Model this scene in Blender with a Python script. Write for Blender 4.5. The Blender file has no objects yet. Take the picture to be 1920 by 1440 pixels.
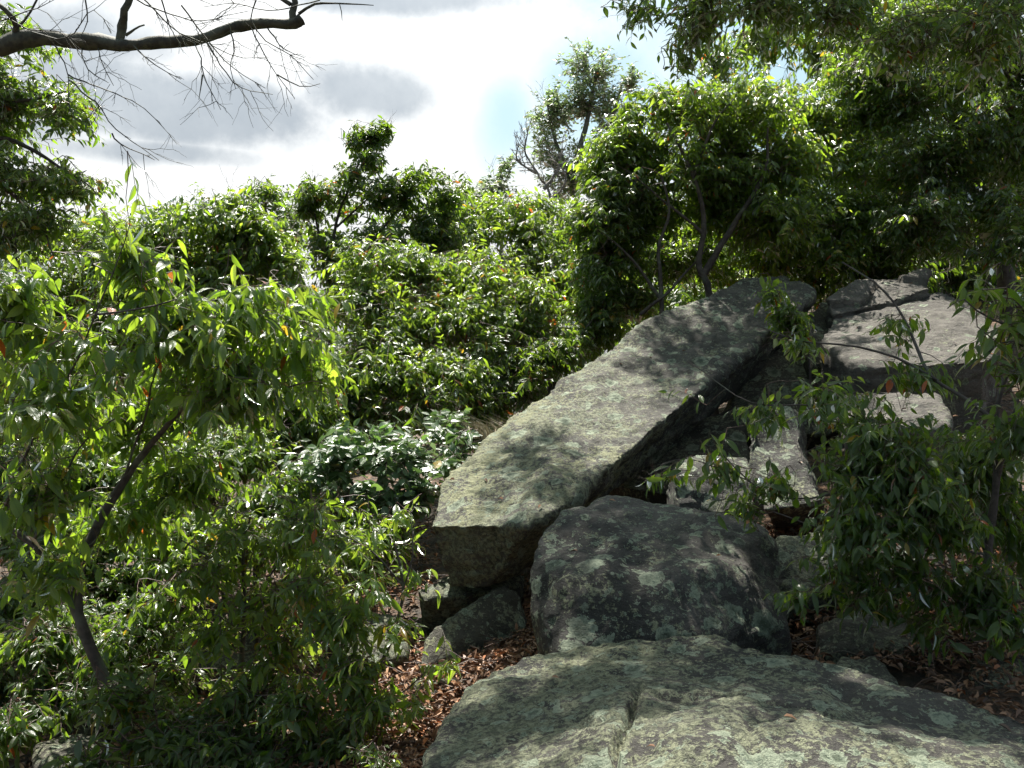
import bpy, bmesh, math, random
import numpy as np
from mathutils import Vector, Matrix, noise
C = bpy.context.scene.collection
S = bpy.context.scene
R = math.radians
rng = np.random.default_rng(7)
random.seed(7)

# ---------------------------------------------------------------- camera
CAM = np.array([0.0, 0.0, 1.6]); PITCH = R(-4.0); F = 1768.0
cd = bpy.data.cameras.new('camera'); cam = bpy.data.objects.new('camera', cd); C.objects.link(cam)
cam.location = CAM; cam.rotation_euler = (R(90) + PITCH, 0, 0)
cd.sensor_width = 36; cd.lens = 36 * F / 1920; cd.clip_start = .05; cd.clip_end = 3000
S.camera = cam
FW = np.array([0, math.cos(PITCH), math.sin(PITCH)]); UP = np.array([0, -math.sin(PITCH), math.cos(PITCH)])
RT = np.array([1.0, 0, 0])
def P(px, py, d):
    "world point seen at photo pixel (px, py) at distance d along the view axis"
    return CAM + d * (FW + RT * ((px - 960) / F) + UP * ((720 - py) / F))
def project(p):
    q = p - CAM; z = q @ FW
    zz = np.where(z > .05, z, 1e9)
    return 960 + F * (q @ RT) / zz, 720 - F * (q @ UP) / zz, z

# ---------------------------------------------------------------- light
SUN_EL, SUN_AZ = 60.0, -14.0          # ahead of the camera, a little to the left
sdir = Vector((math.sin(R(SUN_AZ)) * math.cos(R(SUN_EL)), math.cos(R(SUN_AZ)) * math.cos(R(SUN_EL)), math.sin(R(SUN_EL))))
ld = bpy.data.lights.new('sun', 'SUN'); ld.energy = 5.0; ld.angle = R(.55); ld.color = (1, .955, .87)
sun = bpy.data.objects.new('sun', ld); C.objects.link(sun)
sun.rotation_euler = sdir.to_track_quat('Z', 'Y').to_euler(); sun.location = sdir * 30
S.view_settings.view_transform = 'Standard'; S.view_settings.look = 'None'
S.view_settings.exposure = 1.5; S.view_settings.gamma = 1.0; S.view_settings.use_curve_mapping = False
S.cycles.max_bounces = 8; S.cycles.transmission_bounces = 6; S.cycles.diffuse_bounces = 4
S.cycles.sample_clamp_indirect = 6

class NT:
    "small helper to write node trees"
    def __init__(s, t): s.t = t; s.n = t.nodes; s.l = t.links
    def new(s, k, **kw):
        n = s.n.new(k)
        for a, b in kw.items(): setattr(n, a, b)
        return n
    def lk(s, a, b): s.l.new(a, b)
    def put(s, sock, v):
        if isinstance(v, bpy.types.NodeSocket): s.l.new(v, sock)
        elif v is not None:
            if hasattr(sock.default_value, '__len__'):
                if not hasattr(v, '__len__'): v = [v] * len(sock.default_value)
                if len(sock.default_value) == 4 and len(v) == 3: v = (*v, 1)
            sock.default_value = v
    def m(s, op, a, b=None, c=None, clamp=False):
        n = s.new('ShaderNodeMath', operation=op, use_clamp=clamp)
        s.put(n.inputs[0], a)
        if b is not None: s.put(n.inputs[1], b)
        if c is not None: s.put(n.inputs[2], c)
        return n.outputs[0]
    def vm(s, op, a, b=None, out=0):
        n = s.new('ShaderNodeVectorMath', operation=op); s.put(n.inputs[0], a)
        if b is not None:
            if op == 'SCALE': s.put(n.inputs[3], b)
            else: s.put(n.inputs[1], b)
        return n.outputs[out]
    def dot(s, a, b): return s.vm('DOT_PRODUCT', a, b, 1)
    def noise(s, v, sc, det=4, rough=.55, dist=0, w=None):
        n = s.new('ShaderNodeTexNoise'); s.put(n.inputs['Vector'], v)
        n.inputs['Scale'].default_value = sc; n.inputs['Detail'].default_value = det
        n.inputs['Roughness'].default_value = rough; n.inputs['Distortion'].default_value = dist
        return n.outputs[0], n.outputs[1]
    def vor(s, v, sc, feat='F1', rnd=1):
        n = s.new('ShaderNodeTexVoronoi', feature=feat); s.put(n.inputs['Vector'], v)
        n.inputs['Scale'].default_value = sc; n.inputs['Randomness'].default_value = rnd
        return n
    def ss(s, v, a, b, lo=0., hi=1.):
        n = s.new('ShaderNodeMapRange', interpolation_type='SMOOTHSTEP')
        s.put(n.inputs[0], v); s.put(n.inputs[1], a); s.put(n.inputs[2], b); s.put(n.inputs[3], lo); s.put(n.inputs[4], hi)
        return n.outputs[0]
    def mix(s, f, a, b, mode='MIX'):
        n = s.new('ShaderNodeMix', data_type='RGBA', blend_type=mode)
        s.put(n.inputs[0], f); s.put(n.inputs[6], a); s.put(n.inputs[7], b)
        return n.outputs[2]
    def ramp(s, v, stops):
        n = s.new('ShaderNodeValToRGB'); s.put(n.inputs[0], v); e = n.color_ramp.elements
        while len(e) < len(stops): e.new(.5)
        for i, (p, c) in enumerate(stops): e[i].position = p; e[i].color = (*c, 1)
        return n.outputs[0]

def make_world():
    w = bpy.data.worlds.new('World'); S.world = w; w.use_nodes = True
    t = NT(w.node_tree); t.n.clear()
    out = t.new('ShaderNodeOutputWorld')
    sky = t.new('ShaderNodeTexSky', sky_type='NISHITA', sun_disc=False)
    sky.sun_elevation = R(SUN_EL); sky.sun_rotation = R(SUN_AZ)
    tc = t.new('ShaderNodeTexCoord'); d = t.vm('NORMALIZE', tc.outputs['Generated'])
    wob1, c1 = t.noise(d, 7.5, 7, .62)
    wob2, c2 = t.noise(d, 2.2, 5, .55, .3)
    blobs = []
    def blob(px, py, rx, ry, sharp=.40, wob=1.25):
        "soft elliptical cloud region about a fixed direction of the sky"
        c = P(px, py, 1) - CAM; c = c / np.linalg.norm(c)
        e1 = np.cross(c, (0, 0, 1)); e1 /= np.linalg.norm(e1); e2 = np.cross(e1, c)
        u = t.m('DIVIDE', t.dot(t.vm('SUBTRACT', d, tuple(c)), tuple(e1)), rx / F)
        v = t.m('DIVIDE', t.dot(t.vm('SUBTRACT', d, tuple(c)), tuple(e2)), ry / F)
        r = t.m('SQRT', t.m('ADD', t.m('MULTIPLY', u, u), t.m('MULTIPLY', v, v)))
        r = t.m('ADD', r, t.m('MULTIPLY', t.m('SUBTRACT', wob1, .5), wob * 1.6))
        r = t.m('ADD', r, t.m('SUBTRACT', 1., t.ss(t.dot(d, tuple(c)), 0, .3)))
        return t.ss(r, 1 + sharp, 1 - sharp)
    def union(lst):
        a = lst[0]
        for b in lst[1:]: a = t.m('MAXIMUM', a, b)
        return a
    dark = union([blob(320, 205, 230, 58), blob(170, 170, 170, 62), blob(710, 172, 125, 50), blob(760, -20, 230, 45),
                  blob(120, 60, 160, 60, .6), blob(280, 285, 150, 20, .6), blob(-300, 150, 350, 110), blob(300, -260, 330, 110)])
    gap = union([blob(1130, 185, 150, 110, .7, 1.1), blob(950, 215, 60, 80, .8, 1.0), blob(1500, 60, 300, 300, .7), blob(1250, -400, 260, 160, .7)])
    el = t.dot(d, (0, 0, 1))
    wide = t.ss(wob2, .40, .54)                                    # gaps opened in the unseen cloud to lower the ambient light
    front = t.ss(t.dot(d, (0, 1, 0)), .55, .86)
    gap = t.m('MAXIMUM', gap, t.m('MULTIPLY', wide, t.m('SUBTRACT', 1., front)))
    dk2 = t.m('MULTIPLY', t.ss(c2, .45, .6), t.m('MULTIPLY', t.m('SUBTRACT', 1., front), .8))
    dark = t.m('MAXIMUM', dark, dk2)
    glow = t.ss(t.dot(d, tuple(sdir)), -.5, .95)                   # cloud is brighter towards the sun, dimmed behind to cut fill light
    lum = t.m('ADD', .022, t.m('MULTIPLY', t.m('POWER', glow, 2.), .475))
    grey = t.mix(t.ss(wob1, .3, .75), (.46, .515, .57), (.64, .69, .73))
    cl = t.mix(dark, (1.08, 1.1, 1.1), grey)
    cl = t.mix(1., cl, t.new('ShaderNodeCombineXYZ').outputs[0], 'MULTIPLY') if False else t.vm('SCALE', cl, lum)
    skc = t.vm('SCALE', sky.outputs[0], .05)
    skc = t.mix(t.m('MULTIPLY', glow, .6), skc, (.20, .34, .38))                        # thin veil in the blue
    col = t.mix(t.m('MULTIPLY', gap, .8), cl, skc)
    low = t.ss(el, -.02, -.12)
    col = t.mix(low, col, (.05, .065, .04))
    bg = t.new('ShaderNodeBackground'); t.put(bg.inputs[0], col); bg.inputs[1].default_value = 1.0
    # the dimming of the sky out of view is already in the colour above
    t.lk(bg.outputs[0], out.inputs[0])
    w.cycles.sampling_method = 'MANUAL'; w.cycles.sample_map_resolution = 512
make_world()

# ---------------------------------------------------------------- materials
def mat(name):
    m = bpy.data.materials.new(name); m.use_nodes = True; t = NT(m.node_tree); t.n.clear()
    return m, t, t.new('ShaderNodeOutputMaterial')

def leaf_mat(name, tops, trans, gloss=.30, rough=.36, dead=.006, tr=.5, yellow=.012):
    m, t, out = mat(name)
    g = t.new('ShaderNodeNewGeometry'); oi = t.new('ShaderNodeObjectInfo'); tc = t.new('ShaderNodeTexCoord')
    r = t.m('FRACT', t.m('ADD', g.outputs['Random Per Island'], t.m('MULTIPLY', oi.outputs['Random'], 7.31)))
    r2 = t.m('FRACT', t.m('MULTIPLY', r, 37.7)); r3 = t.m('FRACT', t.m('MULTIPLY', r, 191.3))
    a = t.ramp(r2, [(0, tops[0]), (.5, tops[1]), (1, tops[2])])
    b = t.ramp(r2, [(0, trans[0]), (.5, trans[1]), (1, trans[2])])
    isd = t.m('LESS_THAN', r3, dead); isy = t.m('MULTIPLY', t.m('LESS_THAN', r3, dead + yellow), t.m('SUBTRACT', 1., isd))
    a = t.mix(isd, a, (.30, .07, .015)); b = t.mix(isd, b, (.6, .14, .02))
    a = t.mix(isy, a, (.25, .18, .02)); b = t.mix(isy, b, (.65, .42, .03))
    # ribs and blotches
    uv = t.new('ShaderNodeUVMap').outputs[0]; sp = t.new('ShaderNodeSeparateXYZ'); t.lk(uv, sp.inputs[0])
    side = t.m('ABSOLUTE', t.m('SUBTRACT', sp.outputs[0], .5))
    veins = t.m('SINE', t.m('MULTIPLY', t.m('SUBTRACT', sp.outputs[1], t.m('MULTIPLY', side, .35)), 75))
    midrib = t.ss(side, .05, .0)
    nz, _ = t.noise(t.new('ShaderNodeNewGeometry').outputs['Position'], 30, 3, .6)
    b = t.mix(t.m('MULTIPLY', t.ss(veins, .3, 1), .18), b, (.10, .20, .01))
    b = t.mix(t.m('MULTIPLY', midrib, .5), b, (.14, .18, .03))
    a = t.mix(t.m('MULTIPLY', midrib, .4), a, (.16, .22, .06))
    a = t.mix(1., a, t.ramp(nz, [(.3, (.8, .8, .8)), (.7, (1.15, 1.15, 1.1))]), 'MULTIPLY')
    bump = t.new('ShaderNodeBump'); bump.inputs['Strength'].default_value = .35; bump.inputs['Distance'].default_value = .002
    t.lk(t.m('ADD', veins, t.m('MULTIPLY', midrib, -3)), bump.inputs['Height'])
    d = t.new('ShaderNodeBsdfDiffuse'); t.put(d.inputs[0], a); t.lk(bump.outputs[0], d.inputs['Normal'])
    tl = t.new('ShaderNodeBsdfTranslucent'); t.put(tl.inputs[0], b)
    gl = t.new('ShaderNodeBsdfGlossy'); gl.inputs['Roughness'].default_value = rough; gl.inputs[0].default_value = (1, 1, 1, 1)
    t.lk(bump.outputs[0], gl.inputs['Normal'])
    mx = t.new('ShaderNodeMixShader'); mx.inputs[0].default_value = tr; t.lk(d.outputs[0], mx.inputs[1]); t.lk(tl.outputs[0], mx.inputs[2])
    fr = t.new('ShaderNodeFresnel'); fr.inputs[0].default_value = 1.45
    m2 = t.new('ShaderNodeMixShader'); t.lk(t.m('MULTIPLY', t.m('ADD', fr.outputs[0], .02), gloss * 3.2, clamp=True), m2.inputs[0])
    t.lk(mx.outputs[0], m2.inputs[1]); t.lk(gl.outputs[0], m2.inputs[2]); t.lk(m2.outputs[0], out.inputs[0])
    return m
LM = {
 'cherry': leaf_mat('cherry_leaf', [(.032,.064,.016),(.045,.085,.02),(.062,.106,.025)], [(.25,.44,.02),(.37,.57,.03),(.50,.66,.055)], .17, .27, tr=.56),
 'deep':   leaf_mat('deep_green_leaf', [(.023,.048,.012),(.035,.068,.016),(.048,.085,.02)], [(.16,.31,.016),(.26,.43,.022),(.37,.52,.04)], .16, .28, tr=.54),
 'pale':   leaf_mat('pale_leaf', [(.045,.09,.035),(.06,.11,.045),(.075,.13,.055)], [(.14,.30,.05),(.2,.38,.06),(.26,.42,.08)], .22, .34, .002, .40, .003),
 'far':    leaf_mat('grey_green_leaf', [(.06,.10,.05),(.08,.125,.065),(.10,.15,.08)], [(.26,.42,.12),(.34,.50,.16),(.42,.58,.2)], .2, .42, .003, .52, .006),
}
def bark_mat(name, c1, c2, rough=.75):
    m, t, out = mat(name); p = t.new('ShaderNodeBsdfPrincipled')
    pos = t.new('ShaderNodeNewGeometry').outputs['Position']
    n1, _ = t.noise(pos, 22, 6, .65); n2, _ = t.noise(t.vm('MULTIPLY', pos, (1, 1, .25)), 90, 3, .6); n3, _ = t.noise(pos, 5, 3)
    c = t.mix(t.ss(n1, .35, .65), c1, c2); c = t.mix(t.m('MULTIPLY', t.ss(n3, .55, .7), .6), c, (.13, .15, .11))
    t.put(p.inputs['Base Color'], c); p.inputs['Roughness'].default_value = rough
    b = t.new('ShaderNodeBump'); b.inputs['Strength'].default_value = .7; b.inputs['Distance'].default_value = .006
    t.lk(t.m('ADD', n1, n2), b.inputs['Height']); t.lk(b.outputs[0], p.inputs['Normal']); t.lk(p.outputs[0], out.inputs[0])
    return m
BARK = bark_mat('dark_cherry_bark', (.035, .026, .022), (.085, .068, .058))
TWIG = bark_mat('reddish_twig', (.05, .025, .018), (.12, .07, .05), .5)
MOSSY = bark_mat('mossy_dead_bark', (.025, .024, .018), (.07, .07, .045))
GREYB = bark_mat('grey_weathered_bark', (.12, .11, .10), (.26, .24, .22))

def rock_mat(name, base=(.20, .185, .165), dark=(.06, .058, .055), lichen=.5, crust=.4, yellow=.3, seed=0., black=.4, grad=None):
    m, t, out = mat(name); p = t.new('ShaderNodeBsdfPrincipled')
    tc = t.new('ShaderNodeTexCoord'); v = t.vm('ADD', tc.outputs['Object'], (seed * 3.7, seed * 1.9, seed * 5.3))
    big, bc = t.noise(v, .9, 5, .6); mid, mc = t.noise(v, 5, 7, .68); fine, _ = t.noise(v, 45, 6, .72); grit, _ = t.noise(v, 190, 3, .7)
    lay, _ = t.noise(t.vm('MULTIPLY', v, (1, 1, 7)), 2.2, 6, .7)
    c = t.mix(t.ss(mid, .33, .66), t.vm('SCALE', base, .55), base)
    c = t.mix(t.m('MULTIPLY', t.ss(lay, .5, .68), .5), c, t.vm('SCALE', base, 1.35))
    c = t.mix(t.m('MULTIPLY', t.ss(t.m('ADD', big, t.m('MULTIPLY', mid, .6)), .83 - .12 * black, .92), black + .25), c, dark)
    c = t.mix(t.ss(fine, .58, .70), c, t.vm('SCALE', base, .3)); c = t.mix(t.m('MULTIPLY', t.ss(grit, .56, .7), .55), c, t.vm('SCALE', base, .45)); c = t.mix(t.m('MULTIPLY', t.ss(grit, .42, .3), .5), c, t.vm('SCALE', base, 1.7))
    # crustose lichen film
    cm, _ = t.noise(t.vm('ADD', v, (9, 3, 1)), 4.2, 10, .78, .4)
    if grad:       # the lichen film is thicker towards one end of the rock
        sx = t.new('ShaderNodeSeparateXYZ'); t.lk(tc.outputs['Object'], sx.inputs[0])
        cm = t.m('ADD', cm, t.ss(sx.outputs[0], grad[0], grad[1], 0, grad[2]))
    fm = t.m('MULTIPLY', t.ss(t.m('ADD', cm, t.m('MULTIPLY', t.m('SUBTRACT', fine, .5), .75)), .665 - .28 * crust, .695 - .28 * crust), t.ss(grit, .30, .50))
    cc = t.mix(t.ss(fine, .4, .6), (.055, .065, .04), (.30, .315, .20)); cc = t.mix(t.m('MULTIPLY', t.ss(big, .45, .62), yellow), cc, (.33, .335, .18))
    c = t.mix(t.m('MULTIPLY', fm, .85), c, cc)
    # foliose rosettes: round patches with a lobed outline, in two sizes
    wob = t.vm('SCALE', t.vm('SUBTRACT', t.noise(v, 20, 5, .65)[1], (.5, .5, .5)), .085)
    wob2 = t.vm('SCALE', t.vm('SUBTRACT', t.noise(v, 80, 2, .6)[1], (.5, .5, .5)), .022)
    vw = t.vm('ADD', t.vm('ADD', v, wob), wob2)
    masks = None; hts = None
    for sc, thr in ((5.5, .42), (10, .40), (19, .36), (34, .3)):
        vo = t.vor(vw, sc); dist = vo.outputs['Distance']; rc = t.new('ShaderNodeSeparateXYZ'); t.lk(vo.outputs['Color'], rc.inputs[0])
        on = t.m('LESS_THAN', rc.outputs[0], lichen)
        rad = t.m('MULTIPLY', t.m('ADD', .45, t.m('MULTIPLY', rc.outputs[1], .55)), thr)
        q = t.m('DIVIDE', dist, rad)
        mk = t.m('MULTIPLY', on, t.ss(q, 1.04, .96))
        ring = t.m('MULTIPLY', mk, t.m('ADD', t.ss(q, .2, .95), t.m('MULTIPLY', fine, .9)))
        masks = mk if masks is None else t.m('MAXIMUM', masks, mk); hts = ring if hts is None else t.m('MAXIMUM', hts, ring)
    masks = t.m('MULTIPLY', masks, t.ss(t.noise(v, 1.6, 3)[0], .30, .42))
    lc = t.mix(t.ss(hts, .3, 1.5), (.085, .11, .07), (.33, .375, .27)); lc = t.mix(t.ss(fine, .5, .66), lc, (.12, .16, .12))
    c = t.mix(t.m('MULTIPLY', masks, .92), c, lc); edge = t.m('MULTIPLY', t.ss(t.noise(v, 9, 8, .75, .8)[0], .53, .60), t.ss(grit, .3, .6)); c = t.mix(t.m('MULTIPLY', edge, .6), c, (.035, .034, .030))
    t.put(p.inputs['Base Color'], c); p.inputs['Roughness'].default_value = .78; p.inputs['Specular IOR Level'].default_value = .35
    h = t.m('ADD', t.m('MULTIPLY', mid, 1.9), t.m('ADD', t.m('MULTIPLY', fine, 1.3), t.m('MULTIPLY', grit, .5)))
    h = t.m('ADD', h, t.m('MULTIPLY', lay, 1.6)); h = t.m('ADD', h, t.m('MULTIPLY', t.m('MULTIPLY', masks, hts), .35))
    b = t.new('ShaderNodeBump'); b.inputs['Strength'].default_value = 1.; b.inputs['Distance'].default_value = .024
    t.lk(h, b.inputs['Height']); t.lk(b.outputs[0], p.inputs['Normal']); t.lk(p.outputs[0], out.inputs[0])
    return m

def ground_mat():
    m, t, out = mat('forest_floor'); p = t.new('ShaderNodeBsdfPrincipled')
    v = t.new('ShaderNodeNewGeometry').outputs['Position']
    n, _ = t.noise(v, 7, 6, .7); n2, _ = t.noise(v, 40, 4, .7); vo = t.vor(v, 24); sp = t.new('ShaderNodeSeparateXYZ'); t.lk(vo.outputs['Color'], sp.inputs[0])
    c = t.ramp(sp.outputs[0], [(0, (.04, .024, .014)), (.5, (.11, .06, .033)), (1, (.22, .13, .075))])
    c = t.mix(t.ss(n, .4, .6), c, (.035, .028, .02)); t.put(p.inputs['Base Color'], c); p.inputs['Roughness'].default_value = .9
    b = t.new('ShaderNodeBump'); b.inputs['Distance'].default_value = .03; t.lk(t.m('ADD', n, t.m('ADD', n2, vo.outputs['Distance'])), b.inputs['Height'])
    t.lk(b.outputs[0], p.inputs['Normal']); t.lk(p.outputs[0], out.inputs[0]); return m
def litter_mat(name, stops):
    m, t, out = mat(name); p = t.new('ShaderNodeBsdfPrincipled')
    g = t.new('ShaderNodeNewGeometry'); t.put(p.inputs['Base Color'], t.ramp(g.outputs['Random Per Island'], stops))
    p.inputs['Roughness'].default_value = .55; t.lk(p.outputs[0], out.inputs[0]); return m
LITTER = litter_mat('dead_leaf', [(0, (.055, .03, .018)), (.35, (.13, .065, .035)), (.7, (.26, .14, .075)), (.93, (.36, .21, .12)), (1, (.42, .15, .05))])
STRAW = litter_mat('dry_grass', [(0, (.20, .17, .11)), (.5, (.32, .28, .19)), (1, (.40, .36, .26))])
GROUND = ground_mat()

# ---------------------------------------------------------------- tagging
def tag(o, label=None, cat=None, group=None, kind=None):
    if label: o['label'] = label
    if cat: o['category'] = cat
    if group: o['group'] = group
    if kind: o['kind'] = kind
    return o
def link(name, me, parent=None, loc=None):
    o = bpy.data.objects.new(name, me); C.objects.link(o)
    if parent is not None: o.parent = parent
    if loc is not None: o.location = loc
    return o
def np_mesh(name, V, Fc, nside, m, smooth=True, uv=None):
    "Fc: flat array of faces with nside corners each"
    me = bpy.data.meshes.new(name); V = np.asarray(V, np.float32); Fc = np.asarray(Fc, np.int32).reshape(-1, nside)
    me.vertices.add(len(V)); me.vertices.foreach_set('co', V.ravel())
    me.loops.add(Fc.size); me.loops.foreach_set('vertex_index', Fc.ravel())
    me.polygons.add(len(Fc)); me.polygons.foreach_set('loop_start', np.arange(0, Fc.size, nside, dtype=np.int32))
    me.polygons.foreach_set('loop_total', np.full(len(Fc), nside, np.int32))
    me.polygons.foreach_set('use_smooth', np.full(len(Fc), smooth, bool))
    if uv is not None:
        l = me.uv_layers.new(name='UVMap'); l.data.foreach_set('uv', np.asarray(uv, np.float32)[Fc.ravel()].ravel())
    me.update(calc_edges=True); me.materials.append(m); return me

# ---------------------------------------------------------------- ground
def gz(x, y):
    xe = 6 * np.tanh(np.asarray(x) / 6); ye = 9 * np.tanh(np.maximum(np.asarray(y) - 4, -3) / 9)
    z = -.25 + .24 * np.minimum(xe, 0) + .10 * np.maximum(xe, 0) + .055 * np.maximum(xe, 0) * ye - .12 * np.minimum(np.maximum(-xe - 2, 0), 3)
    r = np.hypot(x, y); z = z - .12 * np.maximum(r - 18, 0) + .03 * np.sin(x * 2.3 + y) + .03 * np.sin(y * 3.1 - x * 1.3)
    return z
def make_ground():
    a = np.concatenate([np.linspace(-500, -30, 14)[:-1], np.linspace(-30, -10, 14)[:-1], np.linspace(-10, 12, 120), np.linspace(12, 30, 13)[1:], np.linspace(30, 500, 14)[1:]])
    b = np.concatenate([np.linspace(-400, -12, 12)[:-1], np.linspace(-12, 0, 20)[:-1], np.linspace(0, 16, 100), np.linspace(16, 40, 16)[1:], np.linspace(40, 700, 16)[1:]])
    X, Y = np.meshgrid(a, b); Z = gz(X, Y)
    V = np.stack([X, Y, Z], -1).reshape(-1, 3); nx = len(a)
    for i in range(len(V)):
        if abs(V[i, 0]) < 12 and 0 < V[i, 1] < 16: V[i, 2] += .06 * noise.noise(Vector(V[i]) * 1.7)
    I = np.arange(len(V)).reshape(len(b), nx)
    Fq = np.stack([I[:-1, :-1], I[:-1, 1:], I[1:, 1:], I[1:, :-1]], -1)
    tag(link('ground', np_mesh('ground', V, Fq, 4, GROUND)), kind='structure')
make_ground()

# ---------------------------------------------------------------- rocks
OCC = []       # points that hide what is behind them
def rock(name, label, hulls, material, vox=.03, smooth=6, amp=.05, mid=.02, fine=.005, strata=.0, axis=(0, 0, 1), seed=0, cat='boulder', group=None, freq=1.1, cracks=()):
    bm = bmesh.new()
    for h in hulls:
        vs = [bm.verts.new(p) for p in h]
        r = bmesh.ops.convex_hull(bm, input=vs)
        junk = [g for g in r['geom_interior'] + r['geom_unused'] if isinstance(g, bmesh.types.BMVert) and g.is_valid]
        bmesh.ops.delete(bm, geom=list(set(junk)), context='VERTS')
    me0 = bpy.data.meshes.new('tmp'); bm.to_mesh(me0); bm.free()
    o = bpy.data.objects.new('tmp', me0); C.objects.link(o)
    md = o.modifiers.new('r', 'REMESH'); md.mode = 'VOXEL'; md.voxel_size = vox
    if smooth: ms = o.modifiers.new('s', 'SMOOTH'); ms.factor = .6; ms.iterations = smooth
    dg = bpy.context.evaluated_depsgraph_get(); me = bpy.data.meshes.new_from_object(o.evaluated_get(dg), depsgraph=dg)
    bpy.data.objects.remove(o); bpy.data.meshes.remove(me0)
    n = len(me.vertices); co = np.empty(n * 3, np.float32); me.vertices.foreach_get('co', co); co = co.reshape(-1, 3).astype(float)
    nr = np.empty(n * 3, np.float32); me.vertices.foreach_get('normal', nr); nr = nr.reshape(-1, 3).astype(float)
    ax = Vector(axis).normalized(); off = Vector((seed * 7.1, seed * 3.3, seed * 1.7)); dsp = np.empty(n)
    fr = noise.fractal
    for i in range(n):
        p = Vector(co[i]) + off
        a = p.dot(ax); q = p - ax * a
        v = amp * noise.noise(p * freq) * 2 + mid * fr(p * 4.2, .9, 2.1, 4) + fine * fr(p * 23, .8, 2, 2)
        if strata:
            s = a * 7 + .9 * noise.noise(q * 1.4 + off); fs = s - math.floor(s)
            v += strata * (noise.cell(Vector((math.floor(s), 3.3, seed))) - .5 - (max(0, abs(fs - .5) - .38) * 5))
        rd = noise.noise(p * 2.1 + Vector((5, 5, 5)))       # broken edges along ridges
        v -= mid * 1.6 * max(0, .12 - abs(rd)) / .12 * max(0, noise.noise(p * .9))
        for (c0, c1, wd, dp) in cracks:       # a crack: a line across the rock, opened downwards
            cx, cy = c1[0] - c0[0], c1[1] - c0[1]; cl = math.hypot(cx, cy); px_, py_ = co[i][0] - c0[0], co[i][1] - c0[1]
            al = (px_ * cx + py_ * cy) / cl; dd = abs((px_ * cy - py_ * cx) / cl + .03 * noise.noise(p * 3) + .012 * noise.noise(p * 12))
            if -.02 < al < cl + .3: v -= dp * math.exp(-(dd / wd) ** 2) * min(1, max(0, (al + .02) / .15))
        dsp[i] = v
    co += nr * dsp[:, None]
    base = np.array([co[:, 0].mean(), co[:, 1].mean(), co[:, 2].min()])
    OCC.append(co.copy())
    me.vertices.foreach_set('co', (co - base).astype(np.float32).ravel())
    me.polygons.foreach_set('use_smooth', np.ones(len(me.polygons), bool)); me.update(); me.name = name
    me.materials.clear(); me.materials.append(material)
    ob = link(name, me, loc=base); tag(ob, label, cat, group); return ob
def dz(p, z): return (p[0], p[1], p[2] + z)
def mv(p, x=0, y=0, z=0): return (p[0] + x, p[1] + y, p[2] + z)

M_slab = rock_mat('slab_rock', (.125, .117, .10), (.055, .052, .047), .50, .27, .7, 1., .45, (.9, -1.3, .15))
M_mid = rock_mat('blotched_rock', (.125, .115, .102), (.032, .03, .027), .78, .33, .3, 2., .65)
M_front = rock_mat('lichen_rock', (.088, .081, .07), (.028, .026, .024), .60, .42, .3, 3., .6, (1.2, -.9, .12))
M_flat = rock_mat('bare_rock', (.165, .15, .13), (.07, .062, .055), .15, .16, .3, 4., .35)
M_shade = rock_mat('mossy_shade_rock', (.095, .088, .068), (.05, .048, .04), .35, .5, .4, 5., .4)  # mossy rock tone, kept dark to stand in for shade in gaps

# the long tilted slab
top_l = [(798, 985, 5.5), (826, 905, 6.0), (900, 838, 6.5), (960, 785, 7.0), (1052, 728, 7.4), (1110, 676, 7.8), (1190, 617, 8.3), (1262, 598, 8.7), (1330, 560, 9.1), (1400, 522, 9.4), (1470, 512, 9.6)]
top_r = [(990, 985, 5.15), (1062, 948, 5.4), (1150, 872, 6.0), (1245, 783, 6.8), (1330, 715, 7.3), (1400, 662, 7.8), (1475, 610, 8.4), (1530, 548, 9.0)]
TL = [P(*a) for a in top_l]; TRr = [P(*a) for a in top_r]
h1 = TL[:6] + TRr[:5] + [mv(p, .12, .1, -.42) for p in TL[:6]] + [mv(p, -.22, .30, -.46) for p in TRr[:5]]
h2 = TL[4:] + TRr[3:] + [mv(p, .12, .1, -.5) for p in TL[4:]] + [mv(p, -.25, .25, -.55) for p in TRr[3:]]
rock('slab_boulder', 'long tilted grey slab with lichen rising diagonally to the right behind the blotched boulder', [h1, h2], M_slab, vox=.022, smooth=1, amp=.03, mid=.035, fine=.010, strata=.006, axis=(-.5, .0, .86), seed=1)
# rough ledge under the slab's left edge
h = [P(822, 908, 6.05), P(960, 770, 7.1), P(1010, 745, 7.4), P(900, 850, 6.5), P(850, 930, 6.0)]
rock('ledge_rock', 'thin dark rock ledge along the lower left edge of the tilted slab', [h + [mv(p, -.02, .1, -.5) for p in h]], M_shade, vox=.03, amp=.03, mid=.03, seed=2, cat='rock')
# blotched boulder in the middle
h = [P(985, 1060, 4.45), P(1000, 1000, 4.65), P(1060, 962, 4.9), P(1180, 945, 5.3), P(1275, 975, 5.1), P(1330, 995, 4.85), P(1400, 982, 4.9), P(1435, 995, 4.85), P(1475, 1100, 4.6), P(1480, 1180, 4.35),
     P(1060, 1240, 4.0), P(1005, 1225, 4.15), P(980, 1140, 4.35), P(1300, 1200, 4.05), P(1080, 1090, 4.2), P(1350, 1080, 4.35)]
rock('blotched_boulder', 'big rounded dark boulder spotted with round pale lichens between the slab and the front rock', [h + [mv(p, 0, .25, -.6) for p in h[-7:]] + [mv(p, 0, .15, -.7) for p in h[:6]]], M_mid, vox=.02, smooth=6, amp=.07, mid=.032, fine=.006, seed=3)
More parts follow.
